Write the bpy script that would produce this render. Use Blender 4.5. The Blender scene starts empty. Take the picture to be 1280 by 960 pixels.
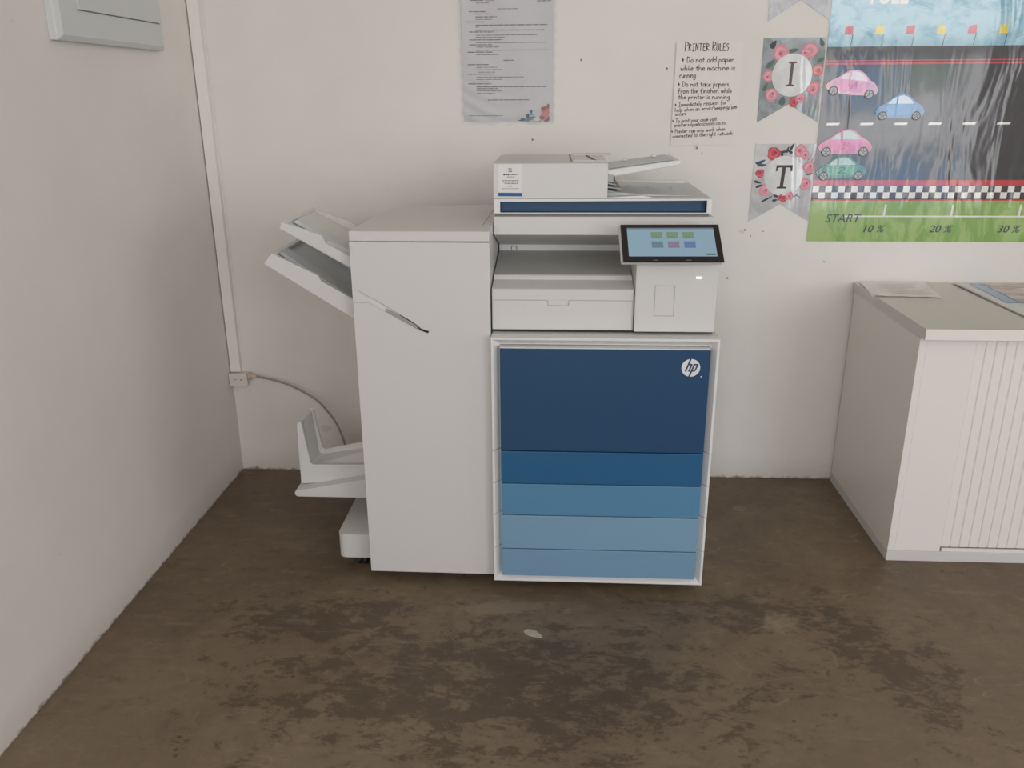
import bpy, bmesh, math, random
from mathutils import Vector, Matrix
from mathutils.geometry import tessellate_polygon

S = bpy.context.scene
C = S.collection
random.seed(7)

# ------------------------------------------------------------------ camera
cam = bpy.data.objects.new('camera', bpy.data.cameras.new('camera'))
C.objects.link(cam)
S.camera = cam
cam.data.sensor_width = 36.0
cam.data.lens = 1054.6 * 36.0 / 1280.0
cam.data.clip_start = 0.05
_r = Vector((0.99850272, 0.05437785, -0.0059478))
_u = Vector((-0.01207429, 0.32513932, 0.94558904))
_f = Vector((-0.05335297, 0.94410141, -0.32530906))
_m = Matrix((_r, _u, -_f)).transposed().to_4x4()
_m.translation = Vector((1.1825, -2.8585, 1.3377))
cam.matrix_world = _m

# ------------------------------------------------------------------ light
S.view_settings.view_transform = 'Standard'
S.view_settings.look = 'None'
S.view_settings.exposure = 0.0
S.view_settings.gamma = 1.0
S.view_settings.use_curve_mapping = False
S.cycles.use_denoising = True
S.cycles.max_bounces = 10
S.cycles.diffuse_bounces = 6

world = bpy.data.worlds.new('world')
S.world = world
world.use_nodes = True
world.node_tree.nodes['Background'].inputs[0].default_value = (0.75, 0.85, 1.0, 1)
world.node_tree.nodes['Background'].inputs[1].default_value = 1.0


def area(name, loc, rot, sx, sy, power, col):
    l = bpy.data.lights.new(name, 'AREA')
    l.shape = 'RECTANGLE'
    l.size, l.size_y = sx, sy
    l.energy = power
    l.color = col
    o = bpy.data.objects.new(name, l)
    o.location = loc
    o.rotation_euler = rot
    C.objects.link(o)
    return o


PI = math.pi
# daylight: lights added behind the camera, and a right-wall window
DAY = (0.995, 0.995, 1.0)


def pane(name, x0, x1, z0, z1, radiance, col, y=-5.35):
    a = (x1 - x0) * (z1 - z0)
    area(name, ((x0 + x1) / 2, y, (z0 + z1) / 2), (PI / 2, 0, 0), x1 - x0, z1 - z0, radiance * PI * a, col)


pane('added_high_light', 1.7, 5.1, 1.78, 2.48, 5.9, DAY)  # added high source keeps overall brightness, clear of the poster's reflection
pane('left_fill_light', 0.35, 1.45, 0.6, 2.4, 5.0, DAY)  # unseen source, raised to brighten the left wall and near floor
# lights shaped and tinted for the poster's reflections, set in the glazed door
for x0, x1, z0, z1, rad, c in ((3.50, 3.72, .30, 1.64, 6.5, DAY), (3.75, 4.10, 1.17, 1.60, 6, (.20, .46, .78)), (4.13, 4.27, .30, 1.64, 8, DAY),
                               (4.30, 4.66, 1.36, 1.60, 4.5, (.42, .62, .45)), (4.30, 4.66, .85, 1.33, 6.5, DAY), (3.75, 4.10, .85, 1.14, 6.5, DAY),
                               (3.75, 4.10, .40, .80, 6, (.18, .44, .75)), (4.30, 4.66, .40, .80, 6, (.18, .44, .75)), (4.72, 5.00, .30, 1.64, 6, DAY)):
    pane('poster_reflection_light', x0, x1, z0, z1, rad, c)
area('daylight_right_window', (6.35, -2.6, 1.6), (PI / 2, 0, PI / 2), 2.6, 1.5, 28, DAY)


# ------------------------------------------------------------------ materials
def lin(c):
    out = []
    for v in c[:3]:
        v /= 255.0
        out.append(v / 12.92 if v <= 0.04045 else ((v + 0.055) / 1.055) ** 2.4)
    return (*out, 1)


def mat(name, col, rough=0.5, spec=0.5, coat=0.0, metal=0.0, emis=None, es=1.0, var=0.0, vscale=8, bump=0.0, bscale=60):
    m = bpy.data.materials.new(name)
    m.use_nodes = True
    nt = m.node_tree
    b = nt.nodes['Principled BSDF']
    b.inputs['Base Color'].default_value = lin(col)
    b.inputs['Roughness'].default_value = rough
    b.inputs['Specular IOR Level'].default_value = spec
    b.inputs['Metallic'].default_value = metal
    b.inputs['Coat Weight'].default_value = coat
    b.inputs['Coat Roughness'].default_value = 0.12
    if emis:
        b.inputs['Emission Color'].default_value = lin(emis)
        b.inputs['Emission Strength'].default_value = es
    tc = None
    if var or bump:
        tc = nt.nodes.new('ShaderNodeTexCoord')
    if var:
        n = nt.nodes.new('ShaderNodeTexNoise')
        n.inputs['Scale'].default_value = vscale
        n.inputs['Detail'].default_value = 5
        nt.links.new(tc.outputs['Object'], n.inputs['Vector'])
        mr = nt.nodes.new('ShaderNodeMapRange')
        mr.inputs['From Min'].default_value = 0.3
        mr.inputs['From Max'].default_value = 0.7
        mr.inputs['To Min'].default_value = 1 - var
        mr.inputs['To Max'].default_value = 1 + var
        nt.links.new(n.outputs['Fac'], mr.inputs['Value'])
        mx = nt.nodes.new('ShaderNodeVectorMath')
        mx.operation = 'SCALE'
        mx.inputs[0].default_value = lin(col)[:3]
        nt.links.new(mr.outputs[0], mx.inputs['Scale'])
        nt.links.new(mx.outputs[0], b.inputs['Base Color'])
    if bump:
        n = nt.nodes.new('ShaderNodeTexNoise')
        n.inputs['Scale'].default_value = bscale
        n.inputs['Detail'].default_value = 3
        nt.links.new(tc.outputs['Object'], n.inputs['Vector'])
        bp = nt.nodes.new('ShaderNodeBump')
        bp.inputs['Strength'].default_value = bump
        bp.inputs['Distance'].default_value = 0.002
        nt.links.new(n.outputs['Fac'], bp.inputs['Height'])
        nt.links.new(bp.outputs[0], b.inputs['Normal'])
    return m


class NT:
    """small helper to chain nodes"""
    def __init__(s, m):
        s.nt = m.node_tree
        s.b = s.nt.nodes['Principled BSDF']
        s.tc = s.nt.nodes.new('ShaderNodeTexCoord')

    def mapping(s, scale=(1, 1, 1), loc=(0, 0, 0), rot=(0, 0, 0)):
        n = s.nt.nodes.new('ShaderNodeMapping')
        n.inputs['Scale'].default_value = scale
        n.inputs['Location'].default_value = loc
        n.inputs['Rotation'].default_value = rot
        s.nt.links.new(s.tc.outputs['Object'], n.inputs['Vector'])
        return n.outputs[0]

    def noise(s, vec, scale, detail=6, rough=0.6, dist=0.0):
        n = s.nt.nodes.new('ShaderNodeTexNoise')
        n.inputs['Scale'].default_value = scale
        n.inputs['Detail'].default_value = detail
        n.inputs['Roughness'].default_value = rough
        n.inputs['Distortion'].default_value = dist
        s.nt.links.new(vec, n.inputs['Vector'])
        return n.outputs['Fac']

    def rng(s, v, a, b_, c=0.0, d=1.0):
        n = s.nt.nodes.new('ShaderNodeMapRange')
        n.inputs['From Min'].default_value = a
        n.inputs['From Max'].default_value = b_
        n.inputs['To Min'].default_value = c
        n.inputs['To Max'].default_value = d
        s.nt.links.new(v, n.inputs['Value'])
        return n.outputs[0]

    def math(s, op, a, b_):
        n = s.nt.nodes.new('ShaderNodeMath')
        n.operation = op
        for i, q in enumerate((a, b_)):
            if isinstance(q, (int, float)):
                n.inputs[i].default_value = q
            else:
                s.nt.links.new(q, n.inputs[i])
        return n.outputs[0]

    def mix(s, f, a, b_):
        n = s.nt.nodes.new('ShaderNodeMix')
        n.data_type = 'RGBA'
        ins = [n.inputs['Factor'], n.inputs[6], n.inputs[7]]
        for i, q in zip(ins, (f, a, b_)):
            if isinstance(q, (int, float)):
                i.default_value = q
            elif isinstance(q, tuple):
                i.default_value = q
            else:
                s.nt.links.new(q, i)
        return n.outputs[2]

    def blob(s, x, y, rx, ry, rot=0.0, warp=0.0, z=None):
        """soft 0..1 mask of an ellipse on the floor (x, y in metres)"""
        ve = s.nt.nodes.new('ShaderNodeVectorMath')
        ve.operation = 'SUBTRACT'
        s.nt.links.new(s.tc.outputs['Object'], ve.inputs[0])
        ve.inputs[1].default_value = (x, y, 0) if z is None else (x, y, z)
        mp = s.nt.nodes.new('ShaderNodeMapping')
        mp.inputs['Rotation'].default_value = (0, 0, -rot)
        mp.vector_type = 'POINT'
        s.nt.links.new(ve.outputs[0], mp.inputs['Vector'])
        sc = s.nt.nodes.new('ShaderNodeVectorMath')
        sc.operation = 'MULTIPLY'
        s.nt.links.new(mp.outputs[0], sc.inputs[0])
        sc.inputs[1].default_value = (1 / rx, 1 / ry, 0 if z is None else 1 / ry)
        ln = s.nt.nodes.new('ShaderNodeVectorMath')
        ln.operation = 'LENGTH'
        s.nt.links.new(sc.outputs[0], ln.inputs[0])
        return ln.outputs['Value']

    def bump(s, h, strength, dist=0.002, normal=None):
        n = s.nt.nodes.new('ShaderNodeBump')
        n.inputs['Strength'].default_value = strength
        n.inputs['Distance'].default_value = dist
        s.nt.links.new(h, n.inputs['Height'])
        if normal:
            s.nt.links.new(normal, n.inputs['Normal'])
        return n.outputs[0]

    def color(s, c):
        s.nt.links.new(c, s.b.inputs['Base Color'])

    def normal(s, c):
        s.nt.links.new(c, s.b.inputs['Normal'])


def floor_material():
    m = mat('worn_screed', (80, 68, 56), rough=0.5, spec=0.4)
    g = NT(m)
    v = g.mapping()
    big = g.noise(v, 1.1, 4, 0.55, 0.4)
    mid = g.noise(g.mapping(loc=(3, 1, 0)), 3.3, 8, 0.68, 0.7)
    fine = g.noise(g.mapping(loc=(7, 2, 0)), 28, 6, 0.7)
    c = g.mix(g.rng(mid, 0.38, 0.62), lin((98, 83, 65)), lin((126, 111, 90)))
    c = g.mix(g.rng(big, 0.4, 0.65, 0, 0.55), c, lin((106, 86, 68)))
    fl2 = g.noise(g.mapping(scale=(1, 2.2, 1), loc=(4, 4, 0)), 17, 9, 0.75, 0.6)
    c = g.mix(g.rng(fl2, 0.56, 0.66, 0, 0.45), c, lin((146, 130, 110)))
    c = g.mix(g.rng(fl2, 0.36, 0.44, 0.45, 0), c, lin((72, 58, 44)))
    # foreground brightness painted in: colour gets paler out in the room
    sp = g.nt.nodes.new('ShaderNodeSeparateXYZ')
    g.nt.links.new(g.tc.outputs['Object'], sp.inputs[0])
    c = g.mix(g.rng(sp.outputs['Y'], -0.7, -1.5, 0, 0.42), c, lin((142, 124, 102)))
    # hairline scratches
    for lx, sc_, w_, rot_ in ((2, 1.7, .0035, .4), (6, 2.6, .003, -.5), (11, 1.2, .0028, 1.2)):
        ln_ = g.noise(g.mapping(scale=(1, 2.4, 1), loc=(lx, lx * .7, 0), rot=(0, 0, rot_)), sc_, 3, 0.5, 0.2)
        d_ = g.math('ABSOLUTE', g.math('SUBTRACT', ln_, 0.5), 0)
        br = g.noise(g.mapping(loc=(lx, 5, 0)), 4.5, 3)
        c = g.mix(g.math('MULTIPLY', g.rng(d_, 0, w_, 0.55, 0), g.rng(br, 0.52, 0.6)), c, lin((150, 134, 114)) if lx != 6 else lin((56, 44, 34)))
    # dark worn patches, concentrated in front of the machine
    b1 = g.blob(1.05, -1.2, 0.75, 0.32)
    b2 = g.blob(0.55, -0.95, 0.35, 0.16)
    b3 = g.blob(2.0, -1.05, 0.16, 0.30, 0.4)
    b4 = g.blob(1.75, -0.86, 0.35, 0.10)
    near = g.math('MINIMUM', g.math('MINIMUM', b1, b2), g.math('MINIMUM', b3, b4))
    patch = g.noise(g.mapping(scale=(1, 1.6, 1)), 9.0, 13, 0.82, 0.3)
    thr = g.math('SUBTRACT', patch, g.rng(near, 0.3, 1.6, -0.05, 0.14))
    dark = g.rng(thr, 0.485, 0.535)
    c = g.mix(g.math('MULTIPLY', dark, 0.60), c, lin((66, 52, 40)))
    # pale rubbed streaks
    st = g.noise(g.mapping(scale=(1.0, 5.0, 1), rot=(0, 0, 0.25)), 4.0, 8, 0.75, 0.3)
    c = g.mix(g.rng(st, 0.56, 0.70, 0, 0.5), c, lin((146, 130, 108)))
    # pale scratches and spots
    s1 = g.rng(g.math('ADD', g.blob(1.04, -0.868, 0.14, 0.04, 0.1), g.rng(fine, 0.3, 0.7, -0.5, 0.5)), 0.55, 1.05, 0.42, 0)
    c = g.mix(s1, c, lin((156, 140, 118)))
    s2 = g.rng(g.math('ADD', g.blob(1.785, -0.90, 0.06, 0.05), g.rng(fine, 0.3, 0.7, -0.7, 0.7)), 0.45, 1.05, 0.38, 0)
    c = g.mix(s2, c, lin((176, 160, 138)))
    s3 = g.rng(g.math('ADD', g.blob(1.808, -0.249, 0.03, 0.022), g.rng(fine, 0, 1, -0.6, 0.6)), 0.7, 1.0, 0.45, 0)
    c = g.mix(s3, c, lin((150, 136, 116)))
    c = g.mix(g.rng(fine, 0.35, 0.7, 0.16, 0), c, lin((48, 36, 26)))
    # small dark pits
    pit = g.nt.nodes.new('ShaderNodeTexVoronoi')
    pit.inputs['Scale'].default_value = 14
    g.nt.links.new(g.mapping(), pit.inputs['Vector'])
    sel = g.noise(g.mapping(loc=(1, 9, 0)), 3.0, 2)
    pm = g.math('MULTIPLY', g.rng(pit.outputs['Distance'], 0.05, 0.09, 1, 0), g.rng(sel, 0.5, 0.56))
    c = g.mix(g.math('MULTIPLY', pm, 0.55), c, lin((40, 30, 24)))
    # dirt line along the wall foot
    g.color(c)
    h = g.math('ADD', g.math('MULTIPLY', mid, 1.0), g.math('MULTIPLY', fine, 0.3))
    g.normal(g.bump(h, 0.35, 0.006))
    g.nt.links.new(g.rng(mid, 0.3, 0.7, 0.42, 0.62), g.b.inputs['Roughness'])
    return m


def wall_material(name, col, seed):
    m = mat(name, col, rough=0.6, spec=0.3)
    g = NT(m)
    v = g.mapping(loc=(seed, 0, 0))
    big = g.noise(v, 1.3, 4)
    fine = g.noise(v, 45, 4)
    c = g.mix(g.rng(big, 0.35, 0.65, 0, 1), lin(col), lin(tuple(k * 0.965 for k in col)))
    sep = g.nt.nodes.new('ShaderNodeSeparateXYZ')
    g.nt.links.new(g.tc.outputs['Object'], sep.inputs[0])
    dn = g.noise(v, 30, 5, 0.7)
    hh = g.math('SUBTRACT', sep.outputs['Z'], g.rng(dn, 0.3, 0.7, -0.006, 0.012))
    c = g.mix(g.rng(hh, 0.0, 0.09, 0.22, 0), c, lin((150, 132, 110)))
    c = g.mix(g.rng(hh, -0.004, 0.005, 0.75, 0), c, lin((84, 66, 50)))
    g.color(c)
    g.normal(g.bump(g.math('ADD', g.math('MULTIPLY', big, 3.0), fine), 0.25, 0.0015))
    return m


def glossy_print(name, c1, c2=None, scale=9, stretch=(1, 1, 1), coat=True, rot=0.0, lo=0.42, hi=0.6):
    m = mat(name, c1, rough=0.45, spec=0.4, coat=1.0 if coat else 0)
    g = NT(m)
    if c2:
        n = g.noise(g.mapping(scale=stretch, rot=(0, rot, 0)), scale, 7, 0.65, 0.6)
        g.color(g.mix(g.rng(n, lo, hi), lin(c1), lin(c2)))
    if coat:
        g.b.inputs['Coat Roughness'].default_value = 0.09
        w = g.noise(g.mapping(scale=(1.0, 1, 0.28)), 9, 3, 0.55, 0.5)
        nb = g.bump(w, 0.42, 0.006)
        g.nt.links.new(nb, g.b.inputs['Coat Normal'])
    return m


M = {}
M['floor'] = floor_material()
M['wall_back'] = wall_material('plaster_back', (228, 224, 218), 0)
M['wall_left'] = wall_material('plaster_left', (228, 221, 215), 5)
M['wall_far'] = mat('plaster_plain', (224, 218, 210), 0.7)
M['ceiling'] = mat('ceiling_paint', (228, 224, 218), 0.8)
M['nail'] = mat('nail_hole', (128, 112, 100), 0.8)
M['smudge'] = mat('wall_scuff', (214, 206, 197), 0.8)
M['white'] = mat('printer_white', (210, 208, 205), 0.42, 0.4)
M['offwhite'] = mat('printer_trim_white', (221, 220, 218), 0.4, 0.4)
M['finisher'] = mat('finisher_white', (210, 207, 205), 0.45, 0.4, bump=0.03, bscale=400)
M['grey'] = mat('printer_pale_grey', (200, 203, 203), 0.45, 0.4)
M['bin_grey'] = mat('output_bin_grey', (172, 172, 168), 0.5, 0.4)
M['groove'] = mat('groove_shadow_grey', (120, 116, 112), 0.6)
M['groove2'] = mat('slot_shade_grey', (158, 154, 150), 0.6)  # painted shade for the finisher slot
M['dark'] = mat('dark_plastic', (30, 29, 29), 0.5)
M['b0'] = mat('navy_door', (38, 72, 106), 0.38, 0.35)
M['b1'] = mat('deep_blue_drawer', (40, 93, 134), 0.38, 0.35)
M['b2'] = mat('mid_blue_drawer', (86, 134, 168), 0.38, 0.35)
M['b3'] = mat('dusty_blue_drawer', (122, 156, 182), 0.38, 0.35)
M['b4'] = mat('light_blue_drawer', (116, 150, 178), 0.38, 0.35)
M['stripe'] = mat('navy_recess', (44, 76, 106), 0.45, 0.35)
M['logo_white'] = mat('logo_white', (225, 222, 222), 0.4)
M['bezel'] = mat('black_bezel', (38, 32, 32), 0.3, 0.35)
M['screen'] = mat('lit_screen', (20, 24, 28), 0.25, 0.4, emis=(140, 166, 182), es=0.85)
M['screen_bar'] = mat('screen_bar', (20, 24, 28), 0.25, 0.4, emis=(112, 124, 140), es=0.8)
M['ic_green'] = mat('icon_green', (15, 20, 15), 0.25, 0.4, emis=(122, 146, 112), es=0.85)
M['ic_teal'] = mat('icon_teal', (15, 20, 20), 0.25, 0.4, emis=(104, 132, 138), es=0.85)
M['ic_pink'] = mat('icon_pink', (20, 15, 20), 0.25, 0.4, emis=(138, 122, 146), es=0.85)
M['ic_blue'] = mat('icon_blue', (15, 15, 22), 0.25, 0.4, emis=(100, 124, 168), es=0.85)
M['ic_dark'] = mat('icon_dark', (15, 20, 20), 0.25, 0.4, emis=(80, 104, 98), es=0.8)
M['led'] = mat('status_led', (240, 240, 240), 0.4, emis=(255, 255, 255), es=1.2)
M['cab'] = mat('cabinet_white_laminate', (229, 222, 218), 0.4, 0.4)
M['cab_top'] = mat('cabinet_top_laminate', (207, 202, 194), 0.3, 0.5)
M['cab_edge'] = mat('cabinet_edge_band', (208, 204, 202), 0.45)
M['slat'] = mat('tambour_slat', (230, 223, 217), 0.45, 0.4)
M['paper'] = mat('paper', (226, 224, 222), 0.65, 0.2)
M['ink'] = mat('black_ink', (42, 38, 38), 0.7, 0.1)
M['inkgrey'] = mat('grey_ink', (120, 114, 114), 0.7, 0.1)
M['trunk'] = mat('trunking_white', (232, 226, 220), 0.5)
M['socket'] = mat('socket_white', (216, 208, 200), 0.45)
M['cable'] = mat('grey_cable', (150, 140, 130), 0.5)
M['plug'] = mat('plug_beige', (198, 178, 156), 0.5)
M['dboard'] = mat('board_grey_plastic', (204, 206, 204), 0.4)
M['flake'] = mat('paint_flake', (176, 166, 152), 0.7, var=0.1, vscale=60)


def film_material(name, alpha_tint, amount, rough=0.12, sc=(1, 1, 1), nscale=14, strength=0.9):
    m = mat(name, alpha_tint, rough=rough, spec=0.6)
    g = NT(m)
    g.b.inputs['Alpha'].default_value = amount
    n = g.noise(g.mapping(scale=sc), nscale, 4, 0.6, 0.4)
    g.normal(g.bump(n, strength, 0.008))
    return m


# ------------------------------------------------------------------ mesh helpers
class B:
    """a bmesh that knows its material slots"""
    def __init__(s):
        s.bm = bmesh.new()
        s.mats = []

    def mi(s, m):
        m = M[m] if isinstance(m, str) else m
        if m not in s.mats:
            s.mats.append(m)
        return s.mats.index(m)

    def face(s, pts, m):
        i = s.mi(m)
        try:
            f = s.bm.faces.new([s.bm.verts.new(p) for p in pts])
            f.material_index = i
            return f
        except ValueError:
            return None

    def box(s, x0, x1, y0, y1, z0, z1, m):
        i = s.mi(m)
        v = [s.bm.verts.new((x, y, z)) for x in (x0, x1) for y in (y0, y1) for z in (z0, z1)]
        for q in ((0, 1, 3, 2), (4, 6, 7, 5), (0, 4, 5, 1), (2, 3, 7, 6), (0, 2, 6, 4), (1, 5, 7, 3)):
            s.bm.faces.new([v[k] for k in q]).material_index = i
        return v

    def prism(s, loops, axis, a, b, m, cap_a=True, cap_b=True):
        """extrude 2-D loops (outer, then holes) along axis from a to b.
        axis 'x': pts are (y,z); 'y': (x,z); 'z': (x,y)"""
        i = s.mi(m)
        if not isinstance(loops[0][0], (tuple, list)):
            loops = [loops]

        def p3(p, t):
            return {'x': (t, p[0], p[1]), 'y': (p[0], t, p[1]), 'z': (p[0], p[1], t)}[axis]
        A, Bv = [], []
        for L in loops:
            A.append([s.bm.verts.new(p3(p, a)) for p in L])
            Bv.append([s.bm.verts.new(p3(p, b)) for p in L])
        tri = tessellate_polygon([[Vector((p[0], p[1], 0)) for p in L] for L in loops])
        fa = [v for L in A for v in L]
        fb = [v for L in Bv for v in L]
        if len(loops) == 1:
            if cap_a:
                s.bm.faces.new(A[0]).material_index = i
            if cap_b:
                s.bm.faces.new(Bv[0][::-1]).material_index = i
        else:
            for t in tri:
                for q, on in ((fa, cap_a), (fb, cap_b)):
                    if on:
                        try:
                            s.bm.faces.new([q[k] for k in t]).material_index = i
                        except ValueError:
                            pass
        for L, K in zip(A, Bv):
            n = len(L)
            for k in range(n):
                s.bm.faces.new((L[k], L[(k + 1) % n], K[(k + 1) % n], K[k])).material_index = i

    def loft(s, rings, m, caps=True):
        i = s.mi(m)
        R = [[s.bm.verts.new(p) for p in r] for r in rings]
        n = len(R[0])
        for a, b in zip(R, R[1:]):
            for k in range(n):
                s.bm.faces.new((a[k], a[(k + 1) % n], b[(k + 1) % n], b[k])).material_index = i
        if caps:
            s.bm.faces.new(R[0]).material_index = i
            s.bm.faces.new(R[-1][::-1]).material_index = i

    def tube(s, pts, rad, m, n=10):
        pts = [Vector(p) for p in pts]
        rads = rad if isinstance(rad, (list, tuple)) else [rad] * len(pts)
        rings = []
        up = Vector((0.1, 0.3, 1)).normalized()
        for k, p in enumerate(pts):
            t = (pts[min(k + 1, len(pts) - 1)] - pts[max(k - 1, 0)]).normalized()
            a = t.cross(up).normalized()
            b = t.cross(a)
            rings.append([p + rads[k] * (a * math.cos(q * 2 * PI / n) + b * math.sin(q * 2 * PI / n)) for q in range(n)])
        s.loft(rings, m)

    def disc(s, x, z, rx, rz, y, m, n=28, wob=0.0, th=0.0):
        ph = random.random() * 6
        pts = []
        for k in range(n):
            a = 2 * PI * k / n
            w = 1 + wob * (math.sin(3 * a + ph) * 0.6 + math.sin(5 * a + ph * 2) * 0.4)
            pts.append((x + rx * w * math.cos(a), y, z + rz * w * math.sin(a)))
        s.face(pts, m)

    def poly(s, pts, y, m):
        s.face([(p[0], y, p[1]) for p in pts], m)

    def strip(s, pts, w, y, m):
        """polyline of width w in the XZ plane at y (ink stroke)"""
        for (x0, z0), (x1, z1) in zip(pts, pts[1:]):
            d = math.hypot(x1 - x0, z1 - z0)
            if d < 1e-6:
                continue
            nx, nz = -(z1 - z0) / d * w / 2, (x1 - x0) / d * w / 2
            ex, ez = (x1 - x0) / d * w * 0.3, (z1 - z0) / d * w * 0.3
            s.face([(x0 + nx - ex, y, z0 + nz - ez), (x0 - nx - ex, y, z0 - nz - ez),
                    (x1 - nx + ex, y, z1 - nz + ez), (x1 + nx + ex, y, z1 + nz + ez)], m)

    def text(s, body, x, z, size, y, m, shear=0.0, off=0.0, align='LEFT', sx=1.0):
        cu = bpy.data.curves.new('t', 'FONT')
        cu.body = body
        cu.size = size
        cu.shear = shear
        cu.offset = off
        cu.align_x = align
        cu.resolution_u = 3
        o = bpy.data.objects.new('t', cu)
        me = bpy.data.meshes.new_from_object(o)
        i = s.mi(m)
        vs = [s.bm.verts.new((x + v.co.x * sx, y, z + v.co.y)) for v in me.vertices]
        for p in me.polygons:
            try:
                s.bm.faces.new([vs[k] for k in p.vertices]).material_index = i
            except ValueError:
                pass
        bpy.data.objects.remove(o)
        bpy.data.curves.remove(cu)
        bpy.data.meshes.remove(me)


ROOT = {}


def tag(o, label=None, cat=None, group=None, kind=None):
    if label: o['label'] = label
    if cat: o['category'] = cat
    if group: o['group'] = group
    if kind: o['kind'] = kind
    return o


def thing(name, loc, label, cat, group=None):
    o = bpy.data.objects.new(name, None)
    o.empty_display_size = 0.05
    o.location = loc
    C.objects.link(o)
    ROOT[o.name] = Vector(loc)
    return tag(o, label, cat, group)


def obj(name, b, parent=None, bevel=0.0, seg=2, origin=None, smooth=False, recalc=True):
    if recalc:
        bmesh.ops.recalc_face_normals(b.bm, faces=b.bm.faces)
    org = Vector(origin) if origin else (ROOT[parent.name] if parent else Vector((0, 0, 0)))
    bmesh.ops.translate(b.bm, verts=b.bm.verts, vec=-org)
    me = bpy.data.meshes.new(name)
    b.bm.to_mesh(me)
    b.bm.free()
    for m in b.mats:
        me.materials.append(m)
    o = bpy.data.objects.new(name, me)
    C.objects.link(o)
    if parent:
        o.parent = parent
        ROOT[o.name] = ROOT[parent.name]
    else:
        o.location = org
        ROOT[o.name] = org
    if smooth:
        for p in me.polygons:
            p.use_smooth = True
    if bevel:
        md = o.modifiers.new('bevel', 'BEVEL')
        md.width = bevel
        md.segments = seg
        md.limit_method = 'ANGLE'
        md.angle_limit = math.radians(35)
        md.harden_normals = False
    return o


# ------------------------------------------------------------------ room
RX, RY, RZ = 6.5, -5.5, 2.9
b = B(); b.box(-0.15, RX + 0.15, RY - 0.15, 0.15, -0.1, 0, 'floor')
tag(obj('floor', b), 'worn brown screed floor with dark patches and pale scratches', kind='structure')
b = B(); b.box(-0.15, RX + 0.15, RY - 0.15, 0.15, RZ, RZ + 0.1, 'ceiling')
tag(obj('ceiling', b), kind='structure')

b = B(); b.box(-0.15, RX + 0.15, 0, 0.15, 0, RZ, 'wall_back')
for x, z, r in ((1.093, 1.196, .003), (1.246, 1.437, .003), (1.625, 1.168, .003), (1.66, 0.745, .004), (1.755, 0.742, .003),
                (1.516, 1.410, .003), (1.622, 1.178, .003), (1.642, 1.152, .002), (1.80, 0.905, .003), (1.82, 0.885, .002),
                (1.86, .90, .002), (2.07, 0.80, .002)):
    b.disc(x, z, r, r * 1.2, -0.0006, 'nail', 10, 0.3)
for x, z, rx, rz in ((1.62, 1.175, .006, .012), (1.79, 0.9, .01, .006), (0.33, 0.17, .02, .015)):
    b.disc(x, z, rx, rz, -0.0004, 'smudge', 14, 0.25)
tag(obj('wall_back', b, recalc=False), 'off-white plastered wall behind the printer', kind='structure')

b = B(); b.box(-0.15, 0, RY, 0, 0, RZ, 'wall_left')
for y, z in ((-0.62, 0.42), (-0.95, 1.49), (-0.55, 0.40), (-1.15, .30)):
    b.face([(0.0006, y, z), (0.0006, y + .012, z), (0.0006, y + .013, z + .004), (0.0006, y + .002, z + .006)], 'smudge')
tag(obj('wall_left', b, recalc=False), 'plain off-white plastered side wall', kind='structure')

b = B()
b.prism([[(-RY * -1, 0), (0, 0), (0, RZ), (RY, RZ)], [(-3.9, 0.85), (-1.3, 0.85), (-1.3, 2.35), (-3.9, 2.35)]], 'x', RX, RX + 0.15, 'wall_far')
tag(obj('wall_right', b), kind='structure')
b = B()
b.prism([[(0, 0), (RX, 0), (RX, RZ), (0, RZ)], [(0.3, 0.55), (1.5, 0.55), (1.5, 2.45), (0.3, 2.45)],
         [(1.6, 1.73), (5.2, 1.73), (5.2, 2.53), (1.6, 2.53)], [(3.42, 0.03), (5.08, 0.03), (5.08, 1.68), (3.42, 1.68)]], 'y', RY - 0.15, RY, 'wall_far')
tag(obj('wall_front', b), kind='structure')


def window(n, axis, fixed, a0, a1, z0, z1, bars):
    b = B()

    def bar(p0, p1, q0, q1):
        if axis == 'y':
            b.box(p0, p1, fixed - 0.06, fixed - 0.02, q0, q1, 'dboard')
        else:
            b.box(fixed + 0.02, fixed + 0.06, p0, p1, q0, q1, 'dboard')
    bar(a0, a1, z0, z0 + .05); bar(a0, a1, z1 - .05, z1); bar(a0, a0 + .05, z0, z1); bar(a1 - .05, a1, z0, z1)
    for k in range(1, bars):
        x = a0 + (a1 - a0) * k / bars
        bar(x - .025, x + .025, z0, z1)
    bar(a0, a1, (z0 + z1) / 2 - .02, (z0 + z1) / 2 + .02)
    return tag(obj('window_%d' % n, b), kind='structure')


window(1, 'y', RY, 1.6, 5.2, 1.73, 2.53, 4)
window(4, 'y', RY, 3.42, 5.08, 0.03, 1.68, 4)
window(2, 'x', RX, -3.9, -1.3, 0.85, 2.35, 3)
window(3, 'y', RY, 0.3, 1.5, 0.55, 2.45, 2)

# cable trunking in the corner
b = B()
b.box(0.004, 0.040, -0.020, 0.0, 0.3935, RZ, 'trunk')
b.box(0.0465, 0.0475, -0.001, 0.0, 0.40, RZ, 'smudge')
tag(obj('trim_1', b, bevel=0.003), 'white cable trunking running down the wall corner', kind='structure')

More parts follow.
